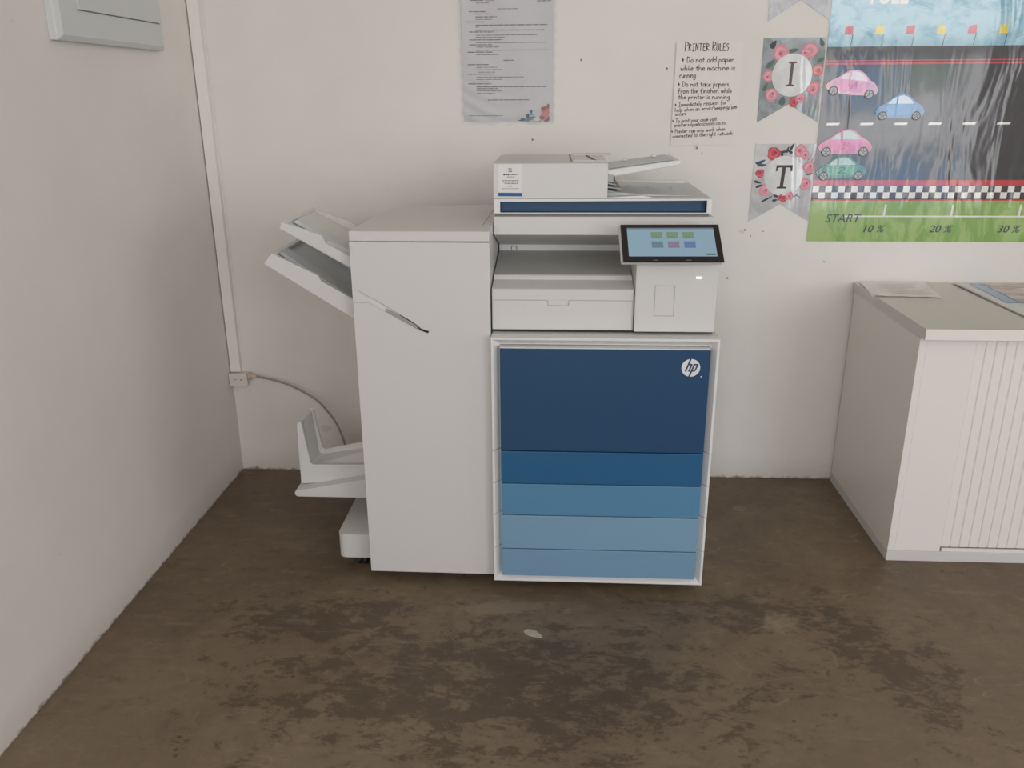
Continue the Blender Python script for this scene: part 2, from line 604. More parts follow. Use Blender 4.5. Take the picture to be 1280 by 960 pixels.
# power socket
t = thing('power_socket', (0.038, 0, 0.348), 'small white surface socket box in the wall corner below the trunking', 'socket')
b = B(); b.box(0.004, 0.066, -0.034, 0, 0.347, 0.390, 'socket')
obj('socket_box', b, t, bevel=0.002)
b = B(); b.box(0.002, 0.069, -0.040, -0.034, 0.345, 0.392, 'socket')
obj('faceplate', b, t, bevel=0.002)
b = B()
for x in (0.026, 0.046):
    b.prism([(x + .0025 * math.cos(a * PI / 4), 0.370 + .0025 * math.sin(a * PI / 4)) for a in range(8)], 'y', -0.0408, -0.0395, 'groove')
tag(obj('screw', b, t), 'grey screw heads')

# power cable
t = thing('power_cable', (0.078, -0.02, 0.375), 'grey power cable looping from the corner socket down behind the finisher', 'cable')
b = B(); b.loft([[(x, -0.022 + r * math.cos(a * PI / 4), z + r * 1.1 * math.sin(a * PI / 4)) for a in range(8)]
                 for x, z, r in ((0.069, 0.378, .013), (0.078, 0.378, .013), (0.082, .378, .008), (0.098, 0.376, .005))], 'plug')
tag(obj('plug', b, t), 'beige plug')
b = B()
cp = [(0.09, -.022, .377), (0.12, -.025, .374), (0.165, -.03, .366), (0.22, -.04, .353), (0.275, -.05, .330), (0.325, -.06, .302), (0.365, -.075, .265),
      (0.397, -.09, .225), (0.418, -.105, .185), (0.435, -.12, .14), (0.47, -.14, .09), (0.54, -.16, .06), (0.65, -.17, .055)]


def smooth_pts(p, n=6):
    out = []
    P = [Vector(q) for q in p]
    for i in range(len(P) - 1):
        p0, p1, p2, p3 = P[max(i - 1, 0)], P[i], P[i + 1], P[min(i + 2, len(P) - 1)]
        for k in range(n):
            u = k / n
            out.append(0.5 * ((2 * p1) + (-p0 + p2) * u + (2 * p0 - 5 * p1 + 4 * p2 - p3) * u * u + (-p0 + 3 * p1 - 3 * p2 + p3) * u ** 3))
    out.append(P[-1])
    return out


b.tube(smooth_pts(cp), 0.0038, 'cable')
obj('cord', b, t, smooth=True)

# distribution board on the left wall
t = thing('distribution_board', (0, -0.535, 1.47), 'pale grey plastic distribution board cover high on the left wall', 'electrical box')
b = B()
b.loft([[(0.0, y, z) for y, z in ((-.815, 1.462), (-.262, 1.462), (-.262, 1.86), (-.815, 1.86))],
        [(0.020, y, z) for y, z in ((-.815, 1.462), (-.262, 1.462), (-.262, 1.86), (-.815, 1.86))],
        [(0.028, y, z) for y, z in ((-.800, 1.474), (-.272, 1.474), (-.272, 1.85), (-.800, 1.85))]], 'dboard')
obj('cover', b, t, bevel=0.002)
b = B(); b.box(0.0275, 0.031, -0.72, -0.29, 1.535, 1.83, 'dboard')
obj('board_door', b, t, bevel=0.001)
b = B(); b.box(0.0275, 0.0295, -0.722, -0.288, 1.5322, 1.535, 'groove')
tag(obj('hinge_gap', b, t), 'dark line under the door')


# ------------------------------------------------------------------ caster
def caster(b, x, y, r=0.022):
    ring = [(y + r * math.cos(k * PI / 8), r + r * math.sin(k * PI / 8)) for k in range(16)]
    b.prism(ring, 'x', x - .014, x - .004, 'dark')
    b.prism(ring, 'x', x + .004, x + .014, 'dark')
    b.box(x - .006, x + .006, y - .012, y + .012, r, 2 * r + .006, 'dark')


# ------------------------------------------------------------------ printer
X0, X1, YF = 1.0105, 1.5945, -0.775
PR = thing('multifunction_printer', (1.30, -0.45, 0), 'white office printer copier with a front of stacked blue panels and a tilted touchscreen', 'printer')
BZ = 0.028
b = B(); b.box(X0 + .003, X1 - .003, -0.745, -0.14, BZ + .006, 0.742, 'white')
obj('cabinet_body', b, PR, bevel=0.003)
# top plate and frame head (rim, inner bevel)
ZT = 0.7455
b = B()
b.box(X0, X1, -0.7418, -0.14, 0.735, ZT, 'white')
b.box(X0 + .0226, X1 - .0226, -.7530, -.7450, BZ + .02, .7175, 'groove')
obj('cabinet_top', b, PR, bevel=0.0015)
cuts = [BZ, 0.1345, 0.2400, 0.3350, 0.4300, ZT]
names = [('drawer', 'b4'), ('drawer', 'b3'), ('drawer', 'b2'), ('drawer', 'b1'), ('front_door', 'b0')]
pz = [(0.0500, 0.1340), (0.1366, 0.2389), (0.2415, 0.3347), (0.3373, 0.4307), (0.4337, 0.7180)]
labs = ['light blue bottom drawer', 'dusty pale blue drawer', 'mid blue drawer', 'deep blue drawer', 'navy blue front door']
for k, ((nm, mt), (z0, z1)) in enumerate(zip(names, pz)):
    b = B()
    b.box(X0 + .0235, X1 - .0225, YF - .006, -0.757, z0, z1, mt)
    pan = tag(obj(nm, b, PR, bevel=0.0012), labs[k])
    c0, c1 = cuts[k] + (.0012 if k else 0), cuts[k + 1] - (.0012 if k < 4 else 0)
    SEC = [(0, YF), (.0062, YF), (.0200, -0.757), (.0222, -0.757), (.0222, -0.742), (0, -0.742)]
    if k in (0, 4):
        b = B()
        zs, zo, sg = (c1, BZ, 1) if k == 0 else (c0, ZT, -1)
        b.loft([[(X0 + q, y, zs) for q, y in SEC], [(X0 + q, y, zo + sg * q) for q, y in SEC],
                [(X1 - q, y, zo + sg * q) for q, y in SEC], [(X1 - q, y, zs) for q, y in SEC]], 'offwhite')
        tag(obj('frame_trim', b, pan, bevel=.0006, seg=1), 'white bevelled frame round the panel')
    else:
        for side in (0, 1):
            b = B()
            b.prism([(X0 + q if side == 0 else X1 - q, y) for q, y in SEC], 'z', c0, c1, 'offwhite')
            tag(obj('side_trim', b, pan), 'white side trim')
    if k == 4:
        b = B()
        b.box(X0 + .0235, X1 - .0225, YF - .0035, -0.757, 0.7182, 0.7208, 'offwhite')
        tag(obj('top_trim', b, pan), 'white lip along the door top')
        # logo
        b = B()
        cx, cz, r = 1.5238, 0.6715, 0.0238
        yy = YF - .0066
        b.disc(cx, cz, r, r, yy, 'logo_white', 48)

        def sh(px, pz_):
            return (cx + (px + pz_ * 0.36) * r, cz + pz_ * r)
        bars = [[(-.50, -.42), (-.32, -.42), (-.32, 1.0), (-.50, 1.0)], [(-.34, .30), (-.34, .46), (-.06, .46), (.02, .36), (.02, .26), (-.10, .30)],
                [(-.14, -.42), (.03, -.42), (.03, .40), (-.14, .40)],
                [(.13, -1.0), (.31, -1.0), (.31, .46), (.13, .46)], [(.29, .30), (.29, .46), (.58, .46), (.66, .36), (.66, .24), (.50, .30)],
                [(.49, -.34), (.66, -.26), (.66, .40), (.49, .40)], [(.29, -.42), (.29, -.27), (.55, -.27), (.64, -.30), (.58, -.42)]]
        for q in bars:
            pts = []
            for p in q:
                x, z = sh(*p)
                d = math.hypot(x - cx, z - cz)
                if d > r * 1.01:
                    x = cx + (x - cx) * r * 1.01 / d; z = cz + (z - cz) * r * 1.01 / d
                pts.append((x, z))
            b.poly(pts, yy - .0003, 'b0')
        b.disc(cx + .0275, cz - .0235, .0018, .0018, yy, 'logo_white', 10)
        tag(obj('logo', b, pan, recalc=False), 'white round logo with the slanted letters hp')
for x in (X0 + .07, X1 - .07):
    for y in (-0.68, -0.2):
        b = B(); caster(b, x, y, 0.014)
        tag(obj('caster', b, PR), 'black caster')

# middle body: paper output bay
XC = 1.3775
XR = 1.5840
b = B()
prof = [(-.72, .7522), (-.72, .8612), (-.655, .8715), (-.648, .8795), (-.42, .9076), (-.42, .925), (-.62, .984), (-.16, .984), (-.16, .7522)]
b.prism(prof, 'x', X0, XC, 'white')
for f in b.bm.faces:
    c = f.calc_center_median()
    if abs(f.normal.x) < .5 and -.64 < c.y < -.43 and .88 < c.z < .925 and c.x > X0 + .05:
        f.material_index = b.mi('bin_grey')
b.box(X0, XR, -.62, -.16, .984, 1.032, 'white')
tag(obj('main_body', b, PR, bevel=0.0015), 'white middle section with the open output bay')
b = B(); b.box(X0 + .002, XR, -.715, -.16, ZT, .7522, 'dark')
tag(obj('body_gap', b, PR), 'dark gap under the middle section')
b = B()
b.prism([(-.6475, .8725), (-.6475, .8805), (-.636, .8825), (-.636, .874)], 'x', X0 + .001, XC - .001, 'offwhite')
obj('bay_lip', b, PR, bevel=.0008)
b = B()
for x0, x1, z0, z1 in ((1.045, 1.047, .909, .921), (1.060, 1.062, .909, .921), (1.045, 1.062, .919, .921)):
    b.box(x0, x1, -.4215, -.4195, z0, z1, 'groove')
tag(obj('bay_mark', b, PR), 'small square outline at the back of the bay')
# front flap with seam and grip tab
b = B()
b.box(X0 + .0015, XC - .002, -.7235, -.7195, .8327, .8606, 'white')
tag(obj('upper_flap', b, PR, bevel=0.001), 'narrow flap above the tray door')
b = B()
b.prism([(X0 + .0015, .7545), (XC - .004, .7545), (XC - .004, .8312), (1.2112, .8312), (1.2095, .8175), (1.1560, .8175), (1.1545, .8312), (X0 + .0015, .8312)],
        'y', -.7235, -.7195, 'white')
dr = obj('tray_door', b, PR, bevel=0.001)
b = B(); b.prism([(1.1572, .8186), (1.2080, .8186), (1.2095, .8300), (1.2095, .8330), (1.1556, .8330), (1.1556, .8300)], 'y', -.7240, -.7195, 'white')
tag(obj('grip_tab', b, dr, bevel=0.0012), 'white grip tab')

# control column on the right
b = B()
b.prism([(-.735, .7530), (-.735, .938), (-.70, .952), (-.62, .9835), (-.16, .9835), (-.16, .7530)], 'x', XC + .0015, XR, 'white')
col = obj('control_column', b, PR, bevel=0.002)
b = B()
for x0, x1, z0, z1 in ((1.4283, 1.4786, .7955, .7963), (1.4283, 1.4786, .8741, .8749), (1.4283, 1.4291, .7955, .8749), (1.4778, 1.4786, .7955, .8749)):
    b.box(x0, x1, -.7354, -.7345, z0, z1, 'groove')
tag(obj('card_reader_outline', b, col), 'faint upright rectangle outline')
b = B(); b.box(1.5300, 1.5440, -.7365, -.734, .8935, .8980, 'led')
tag(obj('status_light', b, col, bevel=.0008), 'lit white status light')
b = B(); b.disc(1.5245, .8957, .0014, .0014, -.7355, 'groove', 12)
tag(obj('pin_hole', b, col, recalc=False), 'tiny hole beside the status light')
b = B(); b.box(1.4170, 1.4870, -.745, -.733, .9325, .9385, 'groove')
tag(obj('hinge_tab', b, col, bevel=.001), 'grey tab under the touchscreen')

# touchscreen
Pb, Pt = Vector((1.3403, -.800, .9485)), Vector((1.3373, -.702, 1.0235))
ux = Vector((1, 0, 0.004)).normalized()
uz = (Pt - Pb); HH = uz.length; uz.normalize()
un = ux.cross(uz).normalized()   # towards the room?
if un.y > 0:
    un = -un
WW = .2445


def sp(u, v, d):   # u 0..1 right, v 0..1 down, d out of the glass
    return Pb + ux * (u * WW) + uz * ((1 - v) * HH) + un * d


def slab(b, u0, u1, v0, v1, d0, d1, m):
    i = b.mi(m)
    v = [b.bm.verts.new(sp(u, vv, d)) for u in (u0, u1) for vv in (v0, v1) for d in (d0, d1)]
    for q in ((0, 1, 3, 2), (4, 6, 7, 5), (0, 4, 5, 1), (2, 3, 7, 6), (0, 2, 6, 4), (1, 5, 7, 3)):
        b.bm.faces.new([v[k] for k in q]).material_index = i


b = B(); slab(b, -.020, .995, -.005, .965, -.018, -.004, 'grey')
slab(b, .30, .70, .2, .68, -.075, -.018, 'grey')
ts = tag(obj('touchscreen', b, PR, bevel=.003), 'tilted touchscreen with black bezel and a lit blue display')
b = B(); slab(b, 0, 1, 0, 1, -.004, 0, 'bezel')
for q in (0.30, 0.63):
    slab(b, q, q + .045, .955, .975, 0, .0004, 'groove')
tag(obj('bezel', b, ts, bevel=.0015), 'black glossy bezel')
b = B()
slab(b, .062, .940, .095, .865, 0, .0006, 'screen')
slab(b, .062, .940, .095, .135, .0006, .0008, 'screen_bar')
for u, v, m in ((.300, .215, 'ic_green'), (.460, .215, 'ic_green'), (.620, .215, 'ic_green'), (.300, .470, 'ic_teal'), (.462, .470, 'ic_pink'), (.625, .470, 'ic_blue')):
    slab(b, u, u + .115, v, v + .17, .0006, .0009, m)
    slab(b, u + .02, u + .08, v + .125, v + .142, .0009, .001, 'screen_bar')
slab(b, .835, .925, .795, .835, .0006, .0008, 'ic_dark')
tag(obj('display', b, ts), 'lit pale blue display with six app tiles')

# scanner
b = B()
b.box(X0 + .004, 1.571, -.612, -.165, 1.0315, 1.0405, 'groove')
tag(obj('scanner_hinge_gap', b, PR), 'grey gap line below the scanner lid')
XS0, XS1 = 1.0112, 1.5770
b = B()
b.prism([[(XS0, 1.0400), (XS1, 1.0400), (XS1, 1.0780), (XS0, 1.0780)], [(1.0275, 1.0425), (1.5640, 1.0425), (1.5640, 1.0735), (1.0275, 1.0700)]],
        'y', -.620, -.598, 'offwhite')
b.box(XS0, XS1, -.5978, -.200, 1.0400, 1.0780, 'white')
lid = obj('scanner_lid', b, PR, bevel=.001)
b = B()
b.box(1.0277, 1.5638, -.5995, -.598, 1.0427, 1.0735, 'stripe')
b.box(1.0277, 1.0292, -.617, -.598, 1.0427, 1.0703, 'stripe')
b.box(1.5624, 1.5638, -.617, -.598, 1.0427, 1.0733, 'stripe')
b.prism([(1.0277, 1.0688), (1.5638, 1.0722), (1.5638, 1.0734), (1.0277, 1.0699)], 'y', -.617, -.598, 'stripe')
b.box(1.0277, 1.5638, -.617, -.598, 1.0427, 1.0435, 'stripe')
tag(obj('stripe_recess', b, lid), 'long navy blue recessed stripe')
# lid top features: rear ridge, output slope
b = B()
b.box(1.325, 1.560, -.222, -.204, 1.078, 1.0865, 'offwhite')
obj('rear_ridge', b, lid, bevel=.002)
b = B()
b.prism([(1.306, 1.0785), (1.306, 1.0900), (1.42, 1.0825), (1.56, 1.0785)], 'y', -.56, -.23, 'grey')
b.prism([(1.306, 1.0785), (1.306, 1.0795), (1.40, 1.0845), (1.43, 1.0785)], 'y', -.602, -.575, 'offwhite')
obj('output_slope', b, lid, bevel=.0012)
for x in (1.375, 1.435, 1.50):
    b = B()
    b.box(x, x + .018, -.40, -.34, 1.082 if x < 1.45 else 1.0795, 1.0862 if x < 1.42 else (1.0835 if x < 1.45 else 1.0815), 'grey')
    obj('slope_rib', b, lid, bevel=.0015)

# document feeder
b = B()
b.prism([(-.620, 1.0783), (-.620, 1.1675), (-.600, 1.1685), (-.30, 1.1685), (-.285, 1.160), (-.285, 1.0783)], 'x', 1.0102, 1.3070, 'white')
fd = tag(obj('document_feeder', b, PR, bevel=.0015), 'white document feeder box on the left of the lid')
b = B()
b.prism([(1.2118, -.585), (1.2150, -.585), (1.2125, -.30), (1.2085, -.30)], 'z', 1.166, 1.1700, 'groove')
tag(obj('cover_seam', b, fd), 'dark seam across the feeder top')
b = B()
b.box(1.2180, 1.3050, -.560, -.535, 1.168, 1.1705, 'offwhite')
obj('paper_guide', b, fd, bevel=.002)
b = B()
b.box(1.2200, 1.3300, -.330, -.290, 1.1680, 1.1720, 'white')
obj('feeder_back_ledge', b, fd, bevel=.001)
b = B()
b.prism([(1.2560, -.36), (1.2600, -.36), (1.2790, -.55), (1.2740, -.55)], 'z', 1.168, 1.1712, 'groove')
tag(obj('guide_edge', b, fd), 'dark slanted guide edge')
# right end workings of the feeder
b = B()
b.box(1.3000, 1.3120, -.560, -.300, 1.090, 1.138, 'dark')
tag(obj('exit_slot', b, fd), 'dark paper exit under the input tray')
b = B()
for z, x1 in ((1.093, 1.335), (1.102, 1.345), (1.112, 1.332)):
    b.prism([(1.305, z), (x1, z - .004), (x1, z - .002), (1.305, z + .004)], 'y', -.58, -.32, 'bin_grey')
b.box(1.306, 1.325, -.57, -.56, 1.115, 1.135, 'bin_grey')
b.box(1.325, 1.328, -.572, -.562, 1.118, 1.130, 'dark')
obj('exit_roller', b, fd, bevel=.001)
b = B()
b.prism([(1.300, 1.1455), (1.494, 1.1715), (1.4985, 1.1700), (1.4995, 1.1640), (1.4940, 1.1585), (1.330, 1.1305), (1.3180, 1.1330), (1.300, 1.1380)],
        'y', -.570, -.345, 'offwhite')
it = tag(obj('input_tray', b, fd, bevel=.003), 'white paper input tray sloping up to the right')
b = B()
b.prism([(1.315, 1.1485), (1.480, 1.1705), (1.480, 1.1720), (1.315, 1.1500)], 'y', -.548, -.350, 'grey')
for x in (1.36, 1.44):
    b.box(x, x + .012, -.40, -.38, 1.150 + (x - 1.3) * .13, 1.1550 + (x - 1.3) * .13, 'offwhite')
obj('tray_inlay', b, it, bevel=.001)
# sticker
b = B()
ys = -.6206
b.poly([(1.0232, 1.0850), (1.0857, 1.0845), (1.0857, 1.1655), (1.0232, 1.1655)], ys, 'paper')
b.poly([(1.0234, 1.0850), (1.0856, 1.0846), (1.0856, 1.0935), (1.0234, 1.0940)], ys - .0003, mat('label_blue', (22, 84, 150), .5))
for z, x0, x1, h, m in ((1.1545, 1.050, 1.0595, .0018, 'ink'), (1.1510, 1.051, 1.0590, .0018, 'ink'), (1.1475, 1.050, 1.0595, .0016, 'ink'),
                        (1.1400, 1.037, 1.0560, .0032, 'ink'), (1.1400, 1.0575, 1.0735, .0024, 'inkgrey'), (1.1340, 1.046, 1.0660, .0014, 'inkgrey'),
                        (1.1245, 1.035, 1.0765, .0020, 'inkgrey'), (1.1205, 1.036, 1.0770, .0018, 'inkgrey'), (1.1170, 1.040, 1.0740, .0016, 'inkgrey'),
                        (1.1105, 1.049, 1.0620, .0018, 'ink'), (1.1050, 1.034, 1.0770, .0009, 'inkgrey'), (1.1015, 1.034, 1.0770, .0009, 'inkgrey')):
    x = x0
    while x < x1:
        w = min(random.uniform(.003, .009), x1 - x)
        b.poly([(x, z - h / 2), (x + w, z - h / 2), (x + w, z + h / 2), (x, z + h / 2)], ys - .0003, m)
        x += w + .0012
tag(obj('sticker', b, fd, recalc=False), 'white service sticker with fine print and a blue bar')

# ------------------------------------------------------------------ finisher
FN = thing('paper_finisher', (0.83, -0.48, 0), 'tall white paper finisher docked to the left side of the printer', 'finisher')
FX0, FX1, FY = 0.6510, 1.0080, -.744
b = B(); b.prism([(FX0 + .004, -.738), (FX1 - .001, -.738), (FX1 - .001, -.212), (.86, -.222), (.71, -.275), (FX0 + .012, -.33)], 'z', .045, .984, 'finisher')
tag(obj('cabinet_body', b, FN, bevel=.003), 'tall white cabinet')
slot = [(.6580, .8640), (.6651, .8597), (.7318, .8221), (.7724, .7965), (.7989, .7806), (.8173, .7676), (.8253, .7596), (.8470, .7525),
        (.8440, .7462), (.8240, .7535), (.7820, .7768), (.7310, .8062), (.6944, .8272), (.6580, .8269)]
b = B()
b.prism([[(FX0, .0305), (FX1, .0290), (FX1, .9835), (FX0, .9845)], slot], 'y', FY, FY + .010, 'finisher', cap_b=True)
fp = tag(obj('front_panel', b, FN, bevel=.0012), 'smooth white front panel with a slanted slot')
# slot floor slopes back and up, deepest at its right end
b = B()
cen = [(.6580, .8455), (.6944, .8385), (.7310, .8150), (.7820, .7870), (.8240, .7600), (.8440, .7490)]
b.face([(.655, -.7425, .868), (.6944, -.7425, .848), (.735, -.7400, .823), (.735, -.7425, .802), (.6944, -.7435, .825), (.655, -.7435, .824)], 'finisher')
b.face([(.735, -.7400, .823), (.80, -.7345, .785), (.80, -.7430, .764), (.735, -.7425, .802)], 'finisher')
b.face([(.80, -.7345, .785), (.835, -.734, .765), (.835, -.7430, .742), (.80, -.7430, .764)], 'bin_grey')
b.strip([(.6651, .8600), (.7318, .8224), (.7724, .7968)], .0012, -.7446, 'bin_grey')
b.strip([(.6560, .8268), (.6944, .8270), (.7310, .8060), (.7820, .7766), (.8240, .7533)], .0012, -.7446, 'bin_grey')
b.face([(.735, -.7437, .8130), (.7690, -.7437, .7960), (.8130, -.7437, .7680), (.8240, -.7437, .7545), (.7820, -.7437, .7775), (.735, -.7437, .8040)], 'groove2')  # greys here paint the shade of a deeper recess
obj('slot_floor', b, fp, recalc=False)
b = B()
b.prism([(.7690, .7985), (.7985, .7806), (.8173, .7676), (.8253, .7596), (.8470, .7525), (.8440, .7462), (.8290, .7520), (.8195, .7580), (.8120, .7665), (.7960, .7745), (.7800, .7860)],
        'y', -.7432, -.739, 'dark')
tag(obj('slot_opening', b, fp), 'black opening at the low end of the slot')
# lid
b = B()
lp = [(FX0, FY), (FX1, FY), (FX1, -.205), (.86, -.214), (.71, -.265), (.680, -.290), (.664, -.325)]
b.prism(lp, 'z', .9860, 1.0118, 'finisher')
fl = tag(obj('top_cover', b, FN, bevel=.0025), 'white top cover')
b = B()
b.prism([(.9820, -.640), (.9835, -.640), (.9890, -.290), (.9875, -.290)], 'z', 1.0108, 1.0122, 'groove')
tag(obj('cover_groove', b, fl), 'fine dark line on the cover')
for x in (.72, .94):
    for y in (-.65, -.30):
        b = B(); caster(b, x, y, 0.02)
        tag(obj('caster', b, FN), 'black caster')


# output trays
def tray(name, lab, railtop, railbot, yf, yb, dl, dr, fm):
    """rail polygons in XZ at the front, floor between, rear rail"""
    b = B()
    poly = railtop + railbot[::-1]
    b.prism(poly, 'y', yf, yf + .016, 'white')
    t = tag(obj(name, b, FN, bevel=.0015), lab)
    (xa, za), (xb, zb) = railbot[0], railbot[-1]
    # floor plate between the rails
    b = B()
    b.prism([(xa + .008, za + dl), (xb, zb + dr), (xb, zb + .004), (xa + .006, za + .003)], 'y', yf + .016, yb, fm)
    # raised centre rib, and a raised pad near the finisher
    b.prism([(xa + .02, za + dl - .002), (xb, zb + dr - .002), (xb, zb + dr + .004), (xa + .03, za + dl + .002)], 'y', yf + .055, yf + .115, 'grey')
    b.prism([(xb - .085, zb + dr + .040), (xb, zb + dr), (xb, zb + dr + .009), (xb - .082, zb + dr + .049)], 'y', yf + .03, yf + .06, 'offwhite')
    obj('tray_floor', b, t, bevel=.001)
    b = B()
    q = [(x, z - .004) for x, z in railtop[:2]] + [(xb, zb + .030)]
    b.prism(q + [(xb, zb), (xa, za)], 'y', yb - .012, yb, 'white')
    obj('rear_rail', b, t, bevel=.0015)
    # end lip
    b = B()
    x, z = railtop[0]
    b.prism([(xa, za), (x, z), (x + .010, z - .004), (xa + .012, za - .005)], 'y', yf + .016, yb, 'white')
    obj('end_lip', b, t, bevel=.0015)
    return t


tray('upper_output_tray', 'upper sloping output tray on the left side',
     [(.4660, 1.0280), (.5690, .9935), (.5790, .9735), (.6520, .9330)], [(.4595, 1.0115), (.6520, .9020)], -.700, -.400, .011, .022, 'white')
tray('lower_output_tray', 'lower sloping output tray on the left side',
     [(.4320, .9470), (.5505, .8890), (.5590, .8735), (.6520, .8190)], [(.4095, .9190), (.6520, .7640)], -.700, -.400, .021, .030, 'grey')

# booklet tray low on the left
b = B()
yb0, yb1 = -.600, -.445
b.prism([(.4060, .1915), (.3995, .1945), (.3960, .2010), (.3985, .2095), (.6560, .2600), (.6560, .1915)], 'y', -.600, -.330, 'white')
bt = tag(obj('booklet_tray', b, FN, bevel=.002), 'low white tray with a raised triangular end wall')
b = B()
# L-shaped scoop: rings from front to back (x,z)
def ring(y, dx, dr, cav):
    w, f = (.008, .012) if cav else (0, 0)
    L = [(.4060, .2160), (.4085, .4050), (.4120, .4165), (.4180, .4195 - f * .6), (.4225 - w * .4, .4165 - f), (.4400 - w, .2860 - f), (.4470 - w * .6, .2800 - f),
         (.6520, .2820 + dr - f), (.6520, .2350)]
    return [(x + dx, y, z) for x, z in L]
b.loft([ring(-.560, 0, 0, 0), ring(-.552, 0.001, 0, 0), ring(-.530, .002, .006, 1), ring(-.452, .006, .034, 1), ring(-.442, .006, .040, 0), ring(-.435, .006, .042, 0)], 'white')
for f in b.bm.faces:
    c = f.calc_center_median()
    if -.556 < c.y < -.532 and c.x > .415 and c.z > .25:
        f.material_index = b.mi('grey')
obj('end_wall', b, bt, bevel=.0015)

# base outrigger
b = B()
def rr(x0, x1, y0, y1, r, n=5):
    pts = []
    for cx, cy, a0 in ((x0 + r, y0 + r, PI), (x1 - .001, y0 + .001, 1.5 * PI), (x1 - .001, y1 - .001, 0), (x0 + r, y1 - r, PI / 2)):
        rad = r if cx < (x0 + x1) / 2 else .001
        for k in range(n + 1):
            a = a0 + k * PI / 2 / n
            pts.append((cx + rad * math.cos(a), cy + rad * math.sin(a)))
    return pts
b.prism(rr(.5405, .6600, -.680, -.240, .022), 'z', .0345, .1115, 'white')
bs = tag(obj('base_outrigger', b, FN, bevel=.005, seg=3), 'low white rounded foot block sticking out to the left')
b = B(); caster(b, .605, -.650, .016)
tag(obj('outrigger_caster', b, bs), 'black caster')
b = B(); caster(b, .60, -.29, .016)
tag(obj('outrigger_caster', b, bs), 'black caster')

# ------------------------------------------------------------------ tambour cabinet
CB = thing('tambour_cabinet', (2.9, -.29, 0), 'white office cabinet with a ribbed sliding door at the right of the printer', 'cabinet')
CX0, CX1, CY = 2.1790, 3.40, -.566
b = B(); b.box(CX0, CX0 + .020, CY, -.012, .0335, .6985, 'cab')
tag(obj('side_panel', b, CB, bevel=.001), 'left side panel')
b = B(); b.box(CX1 - .020, CX1, CY, -.012, .0335, .6985, 'cab')
obj('side_panel', b, CB, bevel=.001)
b = B(); b.box(CX0 + .0205, CX1 - .0205, -.026, -.012, .0335, .6985, 'cab')
obj('back_panel', b, CB)
b = B()
b.box(CX0 - .0005, CX1, CY - .001, -.012, .0, .0330, 'cab_edge')
obj('plinth', b, CB, bevel=.001)
b = B()
b.box(CX0 + .0202, 2.3320, CY + .0006, CY + .018, .0335, .6985, 'cab')
tag(obj('front_strip', b, CB, bevel=.0008), 'flat front strip left of the ribbed door')
b = B()
b.box(2.3380, CX1 - .021, CY + .0015, CY + .018, .0335, .0445, 'cab')
b.box(2.3380, CX1 - .021, CY + .0055, CY + .018, .0450, .0468, 'dark')
obj('door_track', b, CB)
b = B()
x = 2.3325
while x < CX1 - .04:
    b.prism([(x + .0004, CY + .0050), (x + .0035, CY + .0036), (x + .0240, CY + .0036), (x + .0271, CY + .0050), (x + .0275, CY + .012), (x, CY + .012)],
            'z', .0480, .6985, 'slat')
    x += .0275
tag(obj('tambour_door', b, CB), 'ribbed sliding tambour door')
b = B()
b.box(2.1750, 3.43, -.6036, -.003, .7000, .7310, 'cab_edge')
for f in b.bm.faces:
    f.normal_update()
    if f.calc_center_median().z > .7305:
        f.material_index = b.mi('cab_top')
    if f.calc_center_median().y < -.6:
        f.material_index = b.mi('cab')
tag(obj('cabinet_top', b, CB, bevel=.001), 'overhanging top board')

# things on the cabinet
ZC = .7312


def sheet(b, corners, nx, ny, fn, m):
    i = b.mi(m)
    g = []
    for j in range(ny + 1):
        row = []
        for k in range(nx + 1):
            u, v = k / nx, j / ny
            p = (Vector(corners[0]) * (1 - u) * (1 - v) + Vector(corners[1]) * u * (1 - v) + Vector(corners[2]) * u * v + Vector(corners[3]) * (1 - u) * v)
            row.append(b.bm.verts.new((p.x, p.y, fn(u, v, p))))
        g.append(row)
    for j in range(ny):
        for k in range(nx):
            b.bm.faces.new((g[j][k], g[j][k + 1], g[j + 1][k + 1], g[j + 1][k])).material_index = i


M['film'] = film_material('clear_sleeve_film', (240, 240, 236), 0.12, 0.3, nscale=10, strength=.3)
LX = 2.1745


M['paper_bright'] = mat('copier_paper', (240, 238, 234), .7, .2)
M['faint'] = mat('faint_print', (186, 184, 180), .7)


def drape(off):
    def fn(u, v, p):
        z = ZC + off + .0012 * math.sin(9 * u + 4 * v) ** 2
        if p.x < LX - .001:
            z -= ((LX - .001 - p.x) ** 1.2) * 2.2
        return z
    return fn


b = B(); sheet(b, [(2.190, -.012, 0), (2.405, -.012, 0), (2.368, -.235, 0), (2.166, -.215, 0)], 24, 20, drape(.0020), 'paper_bright')
for k in range(7):
    y = -.05 - k * .022
    w = random.uniform(.06, .13)
    b.face([(2.235, y, ZC + .0037), (2.235 + w, y, ZC + .0037), (2.235 + w, y - .0030, ZC + .0037), (2.235, y - .0030, ZC + .0037)], 'faint')
tag(obj('paper_notice', b, origin=(2.28, -.12, ZC), smooth=False, recalc=False), 'white printed sheet lying at the back left corner of the cabinet top', 'paper')
b = B(); sheet(b, [(2.178, -.010, 0), (2.417, -.010, 0), (2.352, -.297, 0), (2.148, -.245, 0)], 28, 20, drape(.0050), 'film')
tag(obj('plastic_sleeve', b, origin=(2.28, -.15, ZC), smooth=True, recalc=False), 'clear plastic sleeve over the sheet, one edge drooping past the cabinet top', 'sleeve')

M['lam_grey'] = glossy_print('laminated_border', (196, 196, 200), (182, 184, 190), 6)
M['lam_blue'] = glossy_print('laminated_blue', (44, 108, 165), (80, 142, 186), 20)
M['lam_brown'] = glossy_print('laminated_picture', (104, 78, 62), (196, 172, 142), 9, (1, 3, 1))
M['lam_dark'] = glossy_print('laminated_picture_dark', (52, 62, 86), (90, 104, 70), 30)
b = B()


